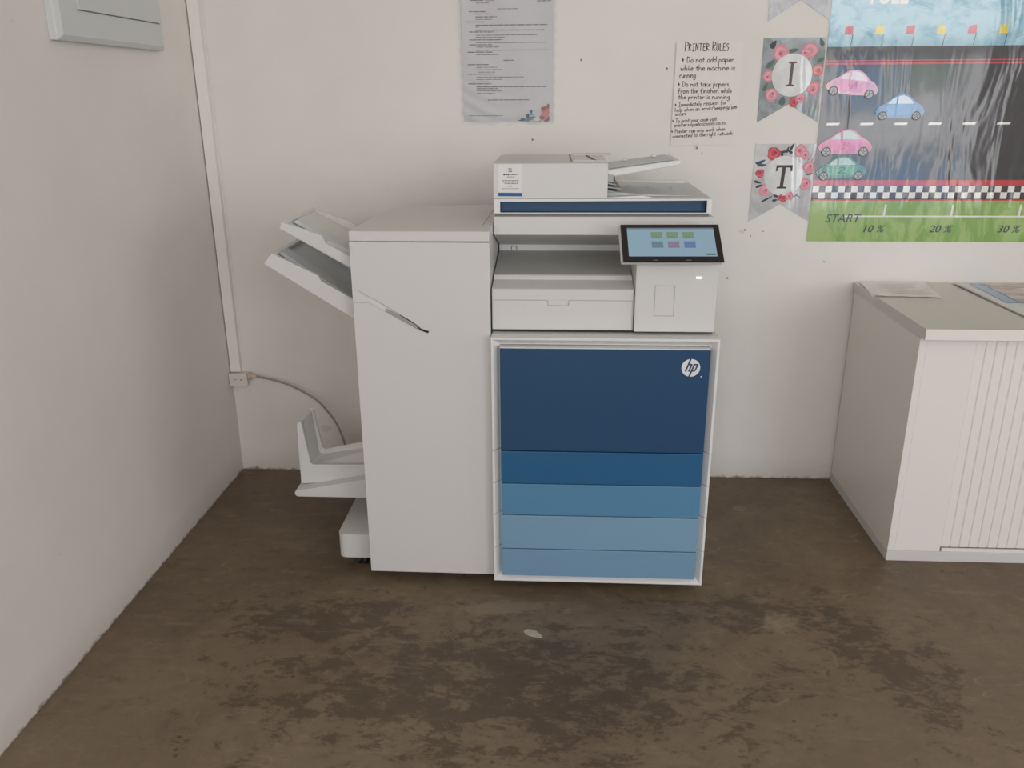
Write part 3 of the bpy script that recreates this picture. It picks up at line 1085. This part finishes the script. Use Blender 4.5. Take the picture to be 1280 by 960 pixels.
def curl(off):
    def fn(u, v, p):
        d = max(0, .03 - (p.x - 2.488))
        return ZC + off + d * d * 2 + .0005 * (1 + math.sin(p.x * 19 + p.y * 14))
    return fn


sheet(b, [(2.490, -.020, 0), (3.05, -.020, 0), (3.05, -.470, 0), (2.498, -.470, 0)], 40, 30, curl(.001), 'lam_grey')
sheet(b, [(2.545, -.0205, 0), (3.04, -.0205, 0), (3.04, -.300, 0), (2.530, -.300, 0)], 40, 20, curl(.0016), 'lam_blue')
sheet(b, [(2.585, -.0210, 0), (3.04, -.0210, 0), (3.04, -.292, 0), (2.572, -.292, 0)], 40, 20, curl(.0022), 'lam_brown')
sheet(b, [(2.495, -.022, 0), (2.499, -.022, 0), (2.505, -.460, 0), (2.501, -.460, 0)], 2, 30, curl(.0016), mat('lam_edge', (164, 138, 122), .5))
sheet(b, [(2.62, -.190, 0), (2.80, -.180, 0), (2.83, -.235, 0), (2.64, -.240, 0)], 10, 6, curl(.0028), 'lam_dark')
tag(obj('laminated_poster', b, origin=(2.77, -.25, ZC), smooth=True, recalc=False), 'laminated colour poster with blue stripe lying flat on the cabinet top', 'poster')

# floor flake
b = B()
b.prism([(1.1030, -.972), (1.1100, -.965), (1.122, -.9655), (1.135, -.972), (1.146, -.985), (1.1525, -.996), (1.146, -.999), (1.130, -.997), (1.116, -.992), (1.106, -.984)],
        'z', .0003, .0020, 'flake')
tag(obj('paint_flake', b, origin=(1.125, -.98, 0)), 'small pale grey paint flake on the floor in front of the printer', 'paint flake')


# ------------------------------------------------------------------ paper on the back wall
def wave(x, z):
    """the notice's plastic pocket is rippled towards its foot and left edge"""
    k = max(0.0, min(1.0, (1.45 - z) / 0.2))
    return -.0045 - .0022 * k * math.sin(z * 150 + 6 * math.sin(x * 14)) - .0018 * math.sin(x * 40 + z * 11)


def wsheet(b, x0, x1, z0, z1, nx, nz, m, fn, off=0.0, sx=0.0):
    i = b.mi(m)
    g = []
    for j in range(nz + 1):
        row = []
        for k in range(nx + 1):
            x = x0 + (x1 - x0) * k / nx; z = z0 + (z1 - z0) * j / nz
            ex = .0012 * math.sin(z * 170) if k in (0, nx) else 0
            ez = .002 * math.sin(x * 90) if j == 0 else 0
            row.append(b.bm.verts.new((x + ex + sx * (z - z0), fn(x, z) - off, z + ez)))
        g.append(row)
    for j in range(nz):
        for k in range(nx):
            b.bm.faces.new((g[j][k], g[j][k + 1], g[j + 1][k + 1], g[j + 1][k])).material_index = i


M['notice_paper'] = mat('notice_paper', (204, 202, 203), .6, .2)
M['notice_film'] = film_material('notice_pocket_film', (236, 236, 240), 0.16, 0.16, sc=(.5, 1, 2.6), nscale=22, strength=1.0)
NB = thing('printed_notice', (1.013, 0, 1.245), 'printed notice in a rippled plastic pocket, flower picture in its lower right corner', 'notice')
b = B()
wsheet(b, .8700, 1.1600, 1.2530, 1.70, 40, 110, 'notice_paper', wave)


def ndash(x0, x1, z, h, m):
    x = x0
    while x < x1 - .002:
        w = min(random.uniform(.010, .026), x1 - x)
        xx = [x + w * q / 3 for q in range(4)]
        for a, c in zip(xx, xx[1:]):
            b.face([(a, wave(a, z) - .0011, z - h / 2), (c, wave(c, z) - .0011, z - h / 2), (c, wave(c, z) - .0011, z + h / 2), (a, wave(a, z) - .0011, z + h / 2)], m)
        x += w + .0022


def npx(px, py):   # notice crop pixels (6x, origin 570,0) -> wall
    return (.8714 + (px / 6 - 7) * .002483, 1.6145 - (py / 6) * .002391)


lines = [(110, 215, 5, 1), (220, 285, 8, 0), (610, 715, 14, 1), (150, 250, 24, 0), (310, 470, 68, 0), (95, 220, 86, 1), (145, 250, 102, 0), (145, 305, 124, 1), (145, 275, 142, 0),
         (75, 210, 160, 1), (145, 690, 184, 1), (145, 180, 198, 0), (145, 665, 221, 1), (95, 280, 233, 1), (145, 610, 257, 0), (145, 365, 272, 0), (95, 350, 291, 1), (145, 680, 312, 0),
         (95, 270, 327, 1), (145, 320, 344, 0), (145, 695, 368, 0), (80, 270, 381, 1), (145, 315, 400, 0), (355, 430, 443, 1), (80, 245, 474, 1), (145, 305, 494, 0), (145, 350, 512, 0),
         (160, 290, 530, 0), (80, 280, 545, 1), (145, 510, 568, 0), (145, 340, 585, 0), (180, 240, 602, 0), (80, 260, 618, 1), (145, 685, 641, 1), (145, 310, 655, 1), (145, 335, 672, 0),
         (145, 290, 690, 0), (230, 548, 741, 1), (80, 345, 862, 0)]
for a, c, y, k in lines:
    x0, z = npx(a, y)
    x1, _ = npx(c, y)
    ndash(x0, x1, z, .0026 if k else .0020, 'inkgrey' if not k else mat('notice_ink', (92, 88, 90), .7) if 'notice_ink' not in bpy.data.materials else bpy.data.materials['notice_ink'])
obj('sheet', b, NB, smooth=True, recalc=False)
# flowers
b = B()
cols = {'navy': (36, 50, 72), 'steel': (84, 118, 142), 'pale': (190, 214, 222), 'teal': (96, 136, 132), 'mint': (168, 192, 182), 'rust': (130, 52, 44), 'coral': (196, 112, 98),
        'plum': (132, 74, 92), 'rose': (196, 140, 156), 'cream': (222, 208, 200)}
for k, v in cols.items():
    M[k] = mat('print_' + k, v, .5)


def fpx(px, py):   # clip-art crop px (21.33x, origin 640,120)
    x = 640 + px / 21.33; y = 120 + py / 21.33
    return (.8714 + (x - 577) * .002483, 1.6145 - y * .002391)


for px, py, rx, rz, c in ((250, 640, 90, 22, 'navy'), (290, 600, 70, 22, 'navy'), (430, 520, 45, 70, 'navy'), (420, 630, 110, 45, 'steel'), (520, 400, 45, 55, 'steel'), (590, 440, 50, 45, 'pale'),
                          (545, 470, 60, 30, 'steel'), (510, 520, 40, 35, 'pale'), (560, 580, 110, 60, 'teal'), (600, 640, 60, 35, 'mint'), (690, 600, 90, 60, 'cream'), (690, 650, 110, 25, 'teal'),
                          (840, 320, 50, 55, 'rust'), (930, 310, 90, 60, 'rust'), (990, 240, 35, 50, 'rust'), (910, 420, 115, 70, 'coral'), (960, 360, 60, 40, 'coral'),
                          (910, 480, 110, 50, 'coral'), (820, 560, 70, 55, 'plum'), (930, 540, 60, 50, 'rose'), (940, 630, 90, 50, 'plum'), (870, 610, 50, 30, 'rose'), (1000, 590, 25, 90, 'plum'),
                          (740, 470, 40, 40, 'cream'), (520, 390, 22, 30, 'navy')):
    x, z = fpx(px, py)
    b.disc(x, z, rx / 21.33 * .00248, rz / 21.33 * .00239, wave(x, z) - .0016 - random.random() * .0008, c, 12, .18)
tag(obj('flower_picture', b, NB, recalc=False), 'blue and red flower picture')
b = B()
wsheet(b, .8620, 1.1650, 1.2440, 1.71, 40, 110, 'notice_film', wave, .0035)
tag(obj('pocket', b, NB, smooth=True, recalc=False), 'clear rippled plastic pocket')

# single-stroke handwriting
G = {
 'a': [[(.45, .5), (.2, .5), (.05, .25), (.15, .02), (.35, .05), (.45, .3), (.45, .5)], [(.45, .45), (.5, 0)]],
 'b': [[(.08, 1), (.08, 0), (.35, .02), (.45, .25), (.3, .48), (.08, .4)]],
 'c': [[(.42, .45), (.2, .5), (.05, .25), (.18, .02), (.42, .06)]],
 'd': [[(.42, .45), (.2, .5), (.05, .25), (.15, .02), (.42, .08)], [(.45, 1), (.45, 0)]],
 'e': [[(.06, .26), (.42, .3), (.36, .5), (.15, .48), (.05, .22), (.18, .02), (.42, .08)]],
 'f': [[(.42, .95), (.25, .95), (.18, .7), (.16, -.25)], [(.02, .45), (.38, .48)]],
 'g': [[(.42, .45), (.2, .5), (.06, .25), (.2, .05), (.42, .12)], [(.44, .5), (.42, -.25), (.2, -.38), (.05, -.28)]],
 'h': [[(.08, 1), (.06, 0)], [(.07, .35), (.25, .5), (.4, .4), (.42, 0)]],
 'i': [[(.1, .48), (.1, 0)], [(.1, .68), (.12, .72)]],
 'j': [[(.2, .48), (.18, -.25), (.02, -.32)], [(.2, .68), (.22, .72)]],
 'k': [[(.06, 1), (.06, 0)], [(.4, .5), (.08, .22), (.42, 0)]],
 'l': [[(.1, 1), (.1, 0)]],
 'm': [[(.05, .48), (.05, 0)], [(.05, .38), (.2, .5), (.28, .35), (.28, 0)], [(.28, .38), (.45, .5), (.52, .35), (.52, 0)]],
 'n': [[(.06, .48), (.06, 0)], [(.06, .35), (.25, .5), (.4, .38), (.4, 0)]],
 'o': [[(.22, .5), (.05, .3), (.12, .03), (.32, .02), (.43, .25), (.35, .47), (.22, .5)]],
 'p': [[(.08, .5), (.05, -.38)], [(.07, .42), (.3, .5), (.43, .28), (.3, .05), (.08, .08)]],
 'q': [[(.42, .45), (.2, .5), (.06, .25), (.2, .02), (.42, .1)], [(.43, .5), (.42, -.38)]],
 'r': [[(.06, .48), (.06, 0)], [(.06, .3), (.2, .48), (.36, .46)]],
 's': [[(.36, .46), (.15, .5), (.08, .36), (.32, .2), (.28, .03), (.04, .04)]],
 't': [[(.18, .85), (.16, .08), (.3, .02)], [(.02, .52), (.36, .54)]],
 'u': [[(.06, .48), (.08, .08), (.25, .02), (.4, .15)], [(.41, .5), (.42, 0)]],
 'v': [[(.04, .48), (.2, 0), (.4, .5)]],
 'w': [[(.03, .48), (.14, 0), (.28, .4), (.4, 0), (.54, .5)]],
 'y': [[(.05, .48), (.22, .1)], [(.42, .5), (.1, -.38)]],
 'z': [[(.04, .46), (.4, .48), (.05, .02), (.42, .02)]],
 'P': [[(.1, 0), (.1, 1), (.45, .9), (.45, .6), (.1, .5)]],
 'R': [[(.1, 0), (.1, 1), (.45, .9), (.42, .6), (.1, .5), (.5, 0)]],
 'D': [[(.08, 0), (.08, 1), (.4, .85), (.52, .45), (.35, .08), (.08, 0)]],
 'I': [[(.1, 1), (.45, 1)], [(.28, 1), (.28, 0)], [(.08, 0), (.45, 0)]],
 'T': [[(.02, 1), (.55, 1)], [(.28, 1), (.28, 0)]],
 'N': [[(.06, 0), (.06, 1), (.45, 0), (.45, 1)]],
 'E': [[(.45, 1), (.08, 1), (.08, 0), (.45, 0)], [(.08, .52), (.38, .52)]],
 'U': [[(.06, 1), (.08, .15), (.28, 0), (.45, .15), (.46, 1)]],
 'L': [[(.1, 1), (.1, 0), (.45, 0)]],
 'S': [[(.45, .9), (.2, 1), (.08, .75), (.42, .35), (.3, .02), (.04, .08)]],
 'G': [[(.45, .9), (.2, 1), (.05, .5), (.2, 0), (.45, .1), (.45, .45), (.28, .45)]],
 '2': [[(.06, .8), (.25, 1), (.42, .8), (.05, 0), (.45, 0)]],
 '4': [[(.3, 0), (.32, 1), (.04, .35), (.48, .35)]],
 ',': [[(.12, .08), (.06, -.12)]], '.': [[(.08, .02), (.12, .06)]], '/': [[(.02, -.1), (.4, 1)]],
 '*': [[(.05, .35), (.4, .55)], [(.1, .65), (.35, .25)], [(.22, .7), (.22, .2)]],
}
WID = {'m': .62, 'w': .62, 'i': .2, 'l': .22, ' ': .34, ',': .2, '.': .2, 'j': .28, 'r': .42, 't': .42, 's': .44, 'D': .62, 'I': .55, 'T': .6, 'N': .56, 'R': .58}


def hand(b, s, x0, x1, z, h, y, m, w, slope=0.0, smallcaps=False):
    tot = sum((WID.get(c, .52)) * (.85 if smallcaps and i and s[i - 1] != ' ' else 1) for i, c in enumerate(s))
    sx = (x1 - x0) / tot
    x = 0.0
    for i, c in enumerate(s):
        q = .78 if smallcaps and i and s[i - 1] != ' ' else 1
        for st in G.get(c, []):
            pts = [(x0 + sx * (x + px * q), z + slope * (x * sx) + h * pz * q + random.uniform(-.03, .03) * h) for px, pz in st]
            b.strip(pts, w, y, m)
        x += WID.get(c, .52) * (.85 if smallcaps and i and s[i - 1] != ' ' else 1)


def rpx(px, py):   # crop (6.4x, origin 830,40) -> wall
    X = 830 + px / 6.4; Yp = 40 + py / 6.4
    return (1.5394 + (X - 838 + .006 * (Yp - 180) * -10 * .0) * .00243 + (180 - Yp) * -.00002, 1.4861 - (Yp - 53) * .002405)


HB = thing('handwritten_rules', (1.645, 0, 1.18), 'white sheet with handwritten printer rules taped right of the printed notice', 'notice')
b = B()
b.poly([(1.5385, 1.1750), (1.7490, 1.1780), (1.7470, 1.4880), (1.5400, 1.4870)], -.0020, mat('rules_paper', (228, 222, 216), .6, .2))
b.poly([(1.5385, 1.1750), (1.5392, 1.1750), (1.5425, 1.4870), (1.5412, 1.4870)], -.0024, mat('rules_edge', (178, 168, 164), .7))
obj('sheet', b, HB, recalc=False)
b = B()
RL = [("PRINTER RULES", 130, 495, 150, 9.5, 1, .0020), ("* Do not add paper", 110, 540, 240, 6.0, 0, .0017), ("while the machine is", 105, 555, 304, 6.0, 0, .0017), ("running", 100, 235, 360, 6, 0, .0017),
      ("* Do not take papers", 88, 512, 430, 5.6, 0, .0016), ("from the finisher, while", 92, 540, 482, 5.2, 0, .0016), ("the printer is running", 98, 525, 530, 5.2, 0, .0016),
      ("* Immediately request for", 70, 505, 592, 4.6, 0, .0014), ("help when an error/beeping/jam", 75, 590, 632, 4.4, 0, .0014), ("occurs", 78, 170, 664, 4.4, 0, .0014),
      ("* To print your code visit", 56, 430, 722, 4.3, 0, .0014), ("printers.sparkschools.co.za", 75, 508, 755, 4.3, 0, .0014),
      ("* Printer can only work when", 52, 505, 808, 4.3, 0, .0014), ("connected to the right network", 65, 570, 845, 4.3, 0, .0014)]
for s, a, c, y, h, sc_, w in RL:
    x0, z = rpx(a, y); x1, _ = rpx(c, y)
    sl = 0.0 if y < 560 else .05
    hand(b, s, x0, x1, z, h * .00245 * 1.15, -.0025, 'ink', w, sl, bool(sc_))
tag(obj('handwriting', b, HB, recalc=False), 'black marker handwriting')


# bunting flags
def letter_flag(name, lab, cx, ztop, zbot, zap, hw, bg, letter, cz, lcol, roses, leaves, xb=0.0, xt=0.0):
    t = thing(name, (cx, 0, zbot), lab, 'bunting flag')
    b = B()
    b.prism([(cx - hw - xb, zbot), (cx, zap), (cx + hw + xb, zbot), (cx + hw + xt, ztop), (cx - hw + xt * 0, ztop)], 'y', -.0016, -.0004, bg)
    k = 0
    for x, z, sx, sz, ang, c in leaves:
        pts = []
        for q in range(10):
            a = q * 2 * PI / 10
            px, pz = sx * math.cos(a), sz * math.sin(a) * (1 - .5 * math.cos(a))
            pts.append((cx + x + px * math.cos(ang) - pz * math.sin(ang), cz + z + px * math.sin(ang) + pz * math.cos(ang)))
        k += 1
        b.poly(pts, -.0017 - .00001 * k, c)
    for x, z, r, c in roses:
        for q, (f, cc) in enumerate(((1, c[0]), (.72, c[1]), (.45, c[0]), (.22, c[2]))):
            k += 1
            b.disc(cx + x + r * .1 * q * random.uniform(-1, 1), cz + z + r * .1 * q * random.uniform(-1, 1), r * f, r * f, -.0019 - .00001 * k, cc, 16, .14)
    obj('flag_card', b, t, recalc=False)
    if letter:
        b = B()
        b.disc(cx + .001, cz, .0625, .0635, -.0024, 'disc_white', 48)
        tag(obj('centre_disc', b, t, recalc=False), 'white round centre')
        b = B()
        b.prism(letter, 'y', -.0032, -.0025, lcol)
        tag(obj('letter', b, t), 'dark serif letter')
    return t


M['disc_white'] = glossy_print('disc_white', (224, 224, 222), (206, 208, 208), 14)
M['bg_i'] = glossy_print('flag_watercolour_grey_green', (150, 156, 164), (116, 128, 122), 14)
M['bg_t'] = glossy_print('flag_pale_grey', (176, 176, 178), (205, 204, 204), 8)
M['bg_u'] = glossy_print('flag_mid_grey', (120, 120, 122), (150, 150, 150), 18)
for n_, v in (('pk1', (214, 140, 152)), ('pk2', (226, 168, 176)), ('pk3', (190, 90, 110)), ('rd1', (190, 70, 84)), ('rd2', (214, 96, 106)), ('rd3', (150, 40, 60)),
              ('or1', (214, 134, 126)), ('leafd', (48, 62, 60)), ('leafg', (84, 104, 94)), ('leafn', (54, 72, 96)), ('leafb', (74, 44, 62)), ('lti', (92, 84, 84)), ('ltt', (62, 50, 50)), ('twig', (130, 130, 126))):
    M[n_] = mat('print_' + n_, v, .5)
PK, RD, OR = ('pk1', 'pk2', 'pk3'), ('rd1', 'rd2', 'rd3'), ('or1', 'pk2', 'rd2')
cx, cz = 1.9045, 1.3875
Il = [(-.013, -.036), (.012, -.036), (.012, -.0315), (.004, -.030), (.0055, .031), (.014, .0325), (.014, .037), (-.011, .037), (-.011, .0325), (-.0035, .031), (-.005, -.030), (-.013, -.0315)]
letter_flag('bunting_flag', 'swallowtail bunting flag with the letter I on white over grey-green watercolour', cx, 1.4965, 1.2465, 1.3018, .095,
            'bg_i', [(cx - .002 + x, cz + .003 + z) for x, z in Il], cz, 'lti',
            [(-.040, .066, .024, PK), (.050, .072, .024, PK), (.038, .062, .016, PK), (-.072, -.002, .017, PK), (-.056, -.058, .020, PK), (.078, .014, .018, OR), (.070, -.038, .021, PK),
             (.014, -.080, .015, RD), (.034, -.068, .014, PK)],
            [(-.068, .034, .018, .007, .8, 'leafg'), (0, .072, .016, .006, .2, 'leafg'), (-.078, -.034, .014, .006, 1.2, 'leafg'), (-.022, -.076, .014, .010, 1.4, 'leafg'), (.086, .044, .012, .005, .5, 'leafg'),
             (-.064, .09, .014, .008, 1.0, 'leafd'), (.082, .096, .014, .006, 2.0, 'leafg')], xt=.001)
cz = 1.0800
cx = 1.9085
Tl = [(-.018, -.040), (.013, -.040), (.013, -.035), (.002, -.034), (.006, .027), (.020, .026), (.022, .015), (.027, .015), (.027, .034), (-.024, .034), (-.026, .015), (-.021, .015), (-.019, .026), (-.005, .027), (-.009, -.034), (-.018, -.035)]
letter_flag('bunting_flag', 'swallowtail bunting flag with the letter T on white in a ring of red roses', cx, 1.1800, .9315, .9898, .0965,
            'bg_t', [(cx + x, cz + z) for x, z in Tl], cz, 'ltt',
            [(-.037, .070, .021, RD), (.048, .078, .020, PK), (.062, .066, .014, PK), (.078, .026, .019, PK), (.072, -.026, .019, PK), (-.076, .008, .014, RD), (-.056, -.046, .019, PK),
             (.008, -.068, .015, RD), (.026, -.064, .013, PK), (-.002, -.070, .010, RD)],
            [(-.004, .076, .012, .004, .3, 'leafd'), (.006, .082, .011, .004, 1.2, 'leafd'), (.020, .092, .012, .004, 1.1, 'leafd'), (.014, .076, .010, .004, 2.6, 'leafd'), (-.012, .070, .010, .004, 2.0, 'leafd'),
             (-.074, .044, .015, .005, .5, 'leafn'), (-.080, .036, .015, .004, -.5, 'leafn'), (-.070, .034, .015, .004, .1, 'leafn'), (-.080, -.020, .013, .004, -.3, 'leafd'),
             (-.074, -.032, .013, .004, .4, 'leafd'), (-.046, -.074, .022, .003, .5, 'leafb'), (-.018, -.064, .009, .005, -.5, 'leafd'), (-.020, -.078, .009, .004, .2, 'leafd'),
             (.078, .058, .012, .0012, 1.1, 'twig'), (.088, .052, .012, .0012, 1.1, 'twig'), (.098, .046, .012, .0012, 1.1, 'twig'), (.084, .006, .012, .003, .2, 'leafg'),
             (.046, -.062, .010, .0014, .9, 'leafg'), (.056, -.066, .010, .0014, -.5, 'leafg')], xb=.004)
letter_flag('bunting_flag', 'swallowtail bunting flag cut off by the top edge, topmost of the column', 1.9115, 1.78, 1.5435, 1.6029, .0945, 'bg_u', None, 1.68, None,
            [(-.05, .05, .02, PK), (.05, .05, .02, PK)], [])

# ------------------------------------------------------------------ race track poster
M['sky_print'] = glossy_print('print_sky', (160, 196, 208), (92, 156, 180), 5, (2.0, 1, 3.5), rot=.7, lo=.48, hi=.66)
M['asphalt'] = glossy_print('print_asphalt', (44, 39, 40), (54, 48, 49), 6)
M['red_print'] = glossy_print('print_red', (190, 48, 56))
M['grass_print'] = glossy_print('print_grass', (128, 164, 82), (158, 184, 112), 7, (2.5, 1, 1), lo=.46, hi=.56)
M['white_print'] = glossy_print('print_white', (226, 222, 216))
M['black_print'] = glossy_print('print_black', (62, 50, 50))
M['yellow_print'] = glossy_print('print_yellow', (226, 200, 80))
M['flagred_print'] = glossy_print('print_flag_red', (204, 84, 92))
M['txt_print'] = glossy_print('print_text', (58, 74, 78))
PX0, PX1, PZ0, PZ1 = 2.0050, 3.12, .8680, 1.82
b = B()
b.box(PX0, PX1, -.0025, -.0010, PZ0, PZ1, 'paper')


def rect(x0, x1, z0, z1, lay, m):
    b.poly([(x0, z0), (x1, z0), (x1, z1), (x0, z1)], -.0026 - .0002 * lay, m)


rect(PX0, PX1, 1.4690, PZ1, 1, 'sky_print')
rect(PX0, PX1, 1.0600, 1.4690, 1, 'asphalt')
rect(PX0, PX1, 1.4170, 1.4225, 2, 'red_print')
rect(PX0, PX1, 1.4270, 1.4300, 2, 'red_print')
rect(PX0, PX1, 1.0480, 1.0665, 2, 'red_print')
rect(PX0, PX1, PZ0, 1.0080, 1, 'grass_print')
rect(PX0, PX1, 1.0055, 1.0485, 2, 'black_print')
rect(PX0, PX1, 1.0010, 1.0070, 2, 'red_print')
s = .0206
k = 0
x = PX0 + .001
while x < PX1 - s:
    z = 1.0277 if k % 2 == 0 else 1.0073
    rect(x, x + s, z, z + .0204, 3, 'white_print')
    x += s; k += 1
for k in range(10):
    x = 2.0256 + k * .1055
    b.poly([(x, 1.2370), (x + .040, 1.2370), (x + .044, 1.2440), (x + .004, 1.2440)], -.0032, 'white_print')
rect(2.111, PX1 - .03, .9480, .9530, 3, 'white_print')
for k in range(4):
    x = 2.2440 + k * .2145
    b.poly([(x - .003, .9530), (x + .004, .9530), (x + .006, .9890), (x - .001, .9890)], -.0032, 'white_print')
b.text('START', 2.0560, .9310, .038, -.0034, 'txt_print', .25, .0002, sx=1.0)
for k in range(4):
    b.text('%d %%' % (10 * (k + 1)), 2.1780 + k * .2170, .8990, .033, -.0034, 'txt_print', .25, .0004, sx=1.1)
for k in range(11):
    x = 2.0640 + k * .0922
    m = 'flagred_print' if k % 2 == 0 else 'yellow_print'
    b.poly([(x - .012, 1.5040), (x + .014, 1.5030), (x + .013, 1.5290), (x - .010, 1.5260)], -.0031, m)
    b.poly([(x + .010, 1.4700), (x + .0118, 1.4700), (x + .015, 1.5050), (x + .0132, 1.5050)], -.0030, 'txt_print')
b.text('FUEL', 2.1160, 1.5900, .085, -.0034, 'white_print', 0, .002, sx=.62)
tag(obj('race_track_poster', b, origin=(2.56, 0, PZ0), recalc=False),
    'glossy race track poster with sky, black road, chequered band and a START scale on green', 'poster')


# paper cars on the poster
def car(lab, x, z, w, h, rot, body, bodyl, win, marks=None, hub='hub', fl=False):
    t = thing('paper_car', (x + w / 2, -.004, z), lab, 'paper car', )

    def P(u, v):
        a = (u - .5) * w; c = (v - .5) * h
        return (x + w / 2 + a * math.cos(rot) - c * math.sin(rot), z + h / 2 + a * math.sin(rot) + c * math.cos(rot))
    b = B()
    out = [(.03, .28), (.0, .40), (.03, .50), (.10, .60), (.18, .67), (.27, .80), (.36, .92), (.46, .99), (.56, 1.0), (.66, .93), (.75, .80), (.81, .70), (.90, .63), (.96, .53), (1.0, .40),
           (.98, .26), (.90, .20), (.5, .16), (.24, .18), (.10, .24)]
    b.prism([P(*p) for p in out], 'y', -.0050, -.0042, body)
    inn = [(.30, .66), (.82, .62), (.80, .28), (.24, .26), (.20, .55)]
    b.poly([P(*p) for p in inn], -.0051, bodyl)
    b.poly([P(*p) for p in [(.14, .52), (.20, .50), (.26, .40), (.25, .36), (.20, .44), (.13, .46), (.07, .40), (.06, .44)]], -.0052, body)
    cb = obj('car_body', b, t, recalc=False)
    b = B()
    b.poly([P(*p) for p in [(.24, .66), (.33, .83), (.41, .91), (.41, .66)]], -.0053, win)
    b.poly([P(*p) for p in [(.44, .66), (.44, .93), (.54, .95), (.63, .90), (.70, .80), (.77, .66)]], -.0053, win)
    tag(obj('window', b, t, recalc=False), 'pale window area')
    for u in (.16, .845):
        b = B()
        cx_, cz_ = P(u, .24)
        r = w * .088
        b.disc(cx_, cz_, r, r, -.0054, 'tyre', 20)
        b.disc(cx_, cz_, r * .80, r * .80, -.0055, hub, 20)
        for q in range(5):
            a = q * 2 * PI / 5 + .3
            b.strip([(cx_ + r * .15 * math.cos(a), cz_ + r * .15 * math.sin(a)), (cx_ + r * .74 * math.cos(a), cz_ + r * .74 * math.sin(a))], r * .13, -.0056, 'tyre')
        tag(obj('wheel', b, t, recalc=False), 'grey spoked wheel')
    if marks:
        b = B()
        x0, z0 = P(.42, .36); x1, _ = P(.62, .36)
        hand(b, marks[0], x0, x1, z0, h * .22, -.0055, marks[1], .0012)
        tag(obj('marking', b, t, recalc=False), 'faint handwritten marking')
    return t


for n_, v, v2 in (('c_pink', (226, 170, 188), (216, 140, 172)), ('c_blue', (78, 130, 178), (92, 146, 190)), ('c_mag', (206, 116, 154), (200, 104, 156)), ('c_green', (76, 130, 104), (92, 152, 116))):
    M[n_] = glossy_print('paper_' + n_, v, tuple(k_ * .93 for k_ in v), 30)
    M[n_ + '2'] = glossy_print('paper_' + n_ + '_side', v2, tuple(min(255, k_ * 1.07) for k_ in v2), 40)
M['win_pink'] = glossy_print('window_pink', (232, 216, 220))
M['win_pale'] = glossy_print('window_pale', (198, 214, 222))
M['win_green'] = glossy_print('window_greenish', (176, 196, 190))
M['tyre'] = mat('wheel_grey', (104, 100, 104), .5)
M['hub'] = mat('hub_grey', (196, 200, 202), .5)
M['mark_pink'] = mat('mark_pink', (178, 84, 140), .6)
M['mark_green'] = mat('mark_green', (48, 104, 66), .6)
car('pale pink paper car, topmost of the four on the race track poster', 2.0130, 1.3130, .163, .090, -.10, 'c_pink', 'c_pink2', 'win_pink', ('G4', 'mark_pink'))
car('blue paper car on the race track poster', 2.1735, 1.2440, .152, .086, 0, 'c_blue', 'c_blue2', 'win_pale')
car('deep pink paper car just above the green one on the race track poster', 2.0085, 1.1330, .170, .092, 0, 'c_mag', 'c_mag2', 'win_green', ('24', 'mark_pink'))
car('green paper car, lowest of the four on the race track poster', 2.0100, 1.0600, .160, .082, .02, 'c_green', 'c_green2', 'win_green', ('2', 'mark_green'))
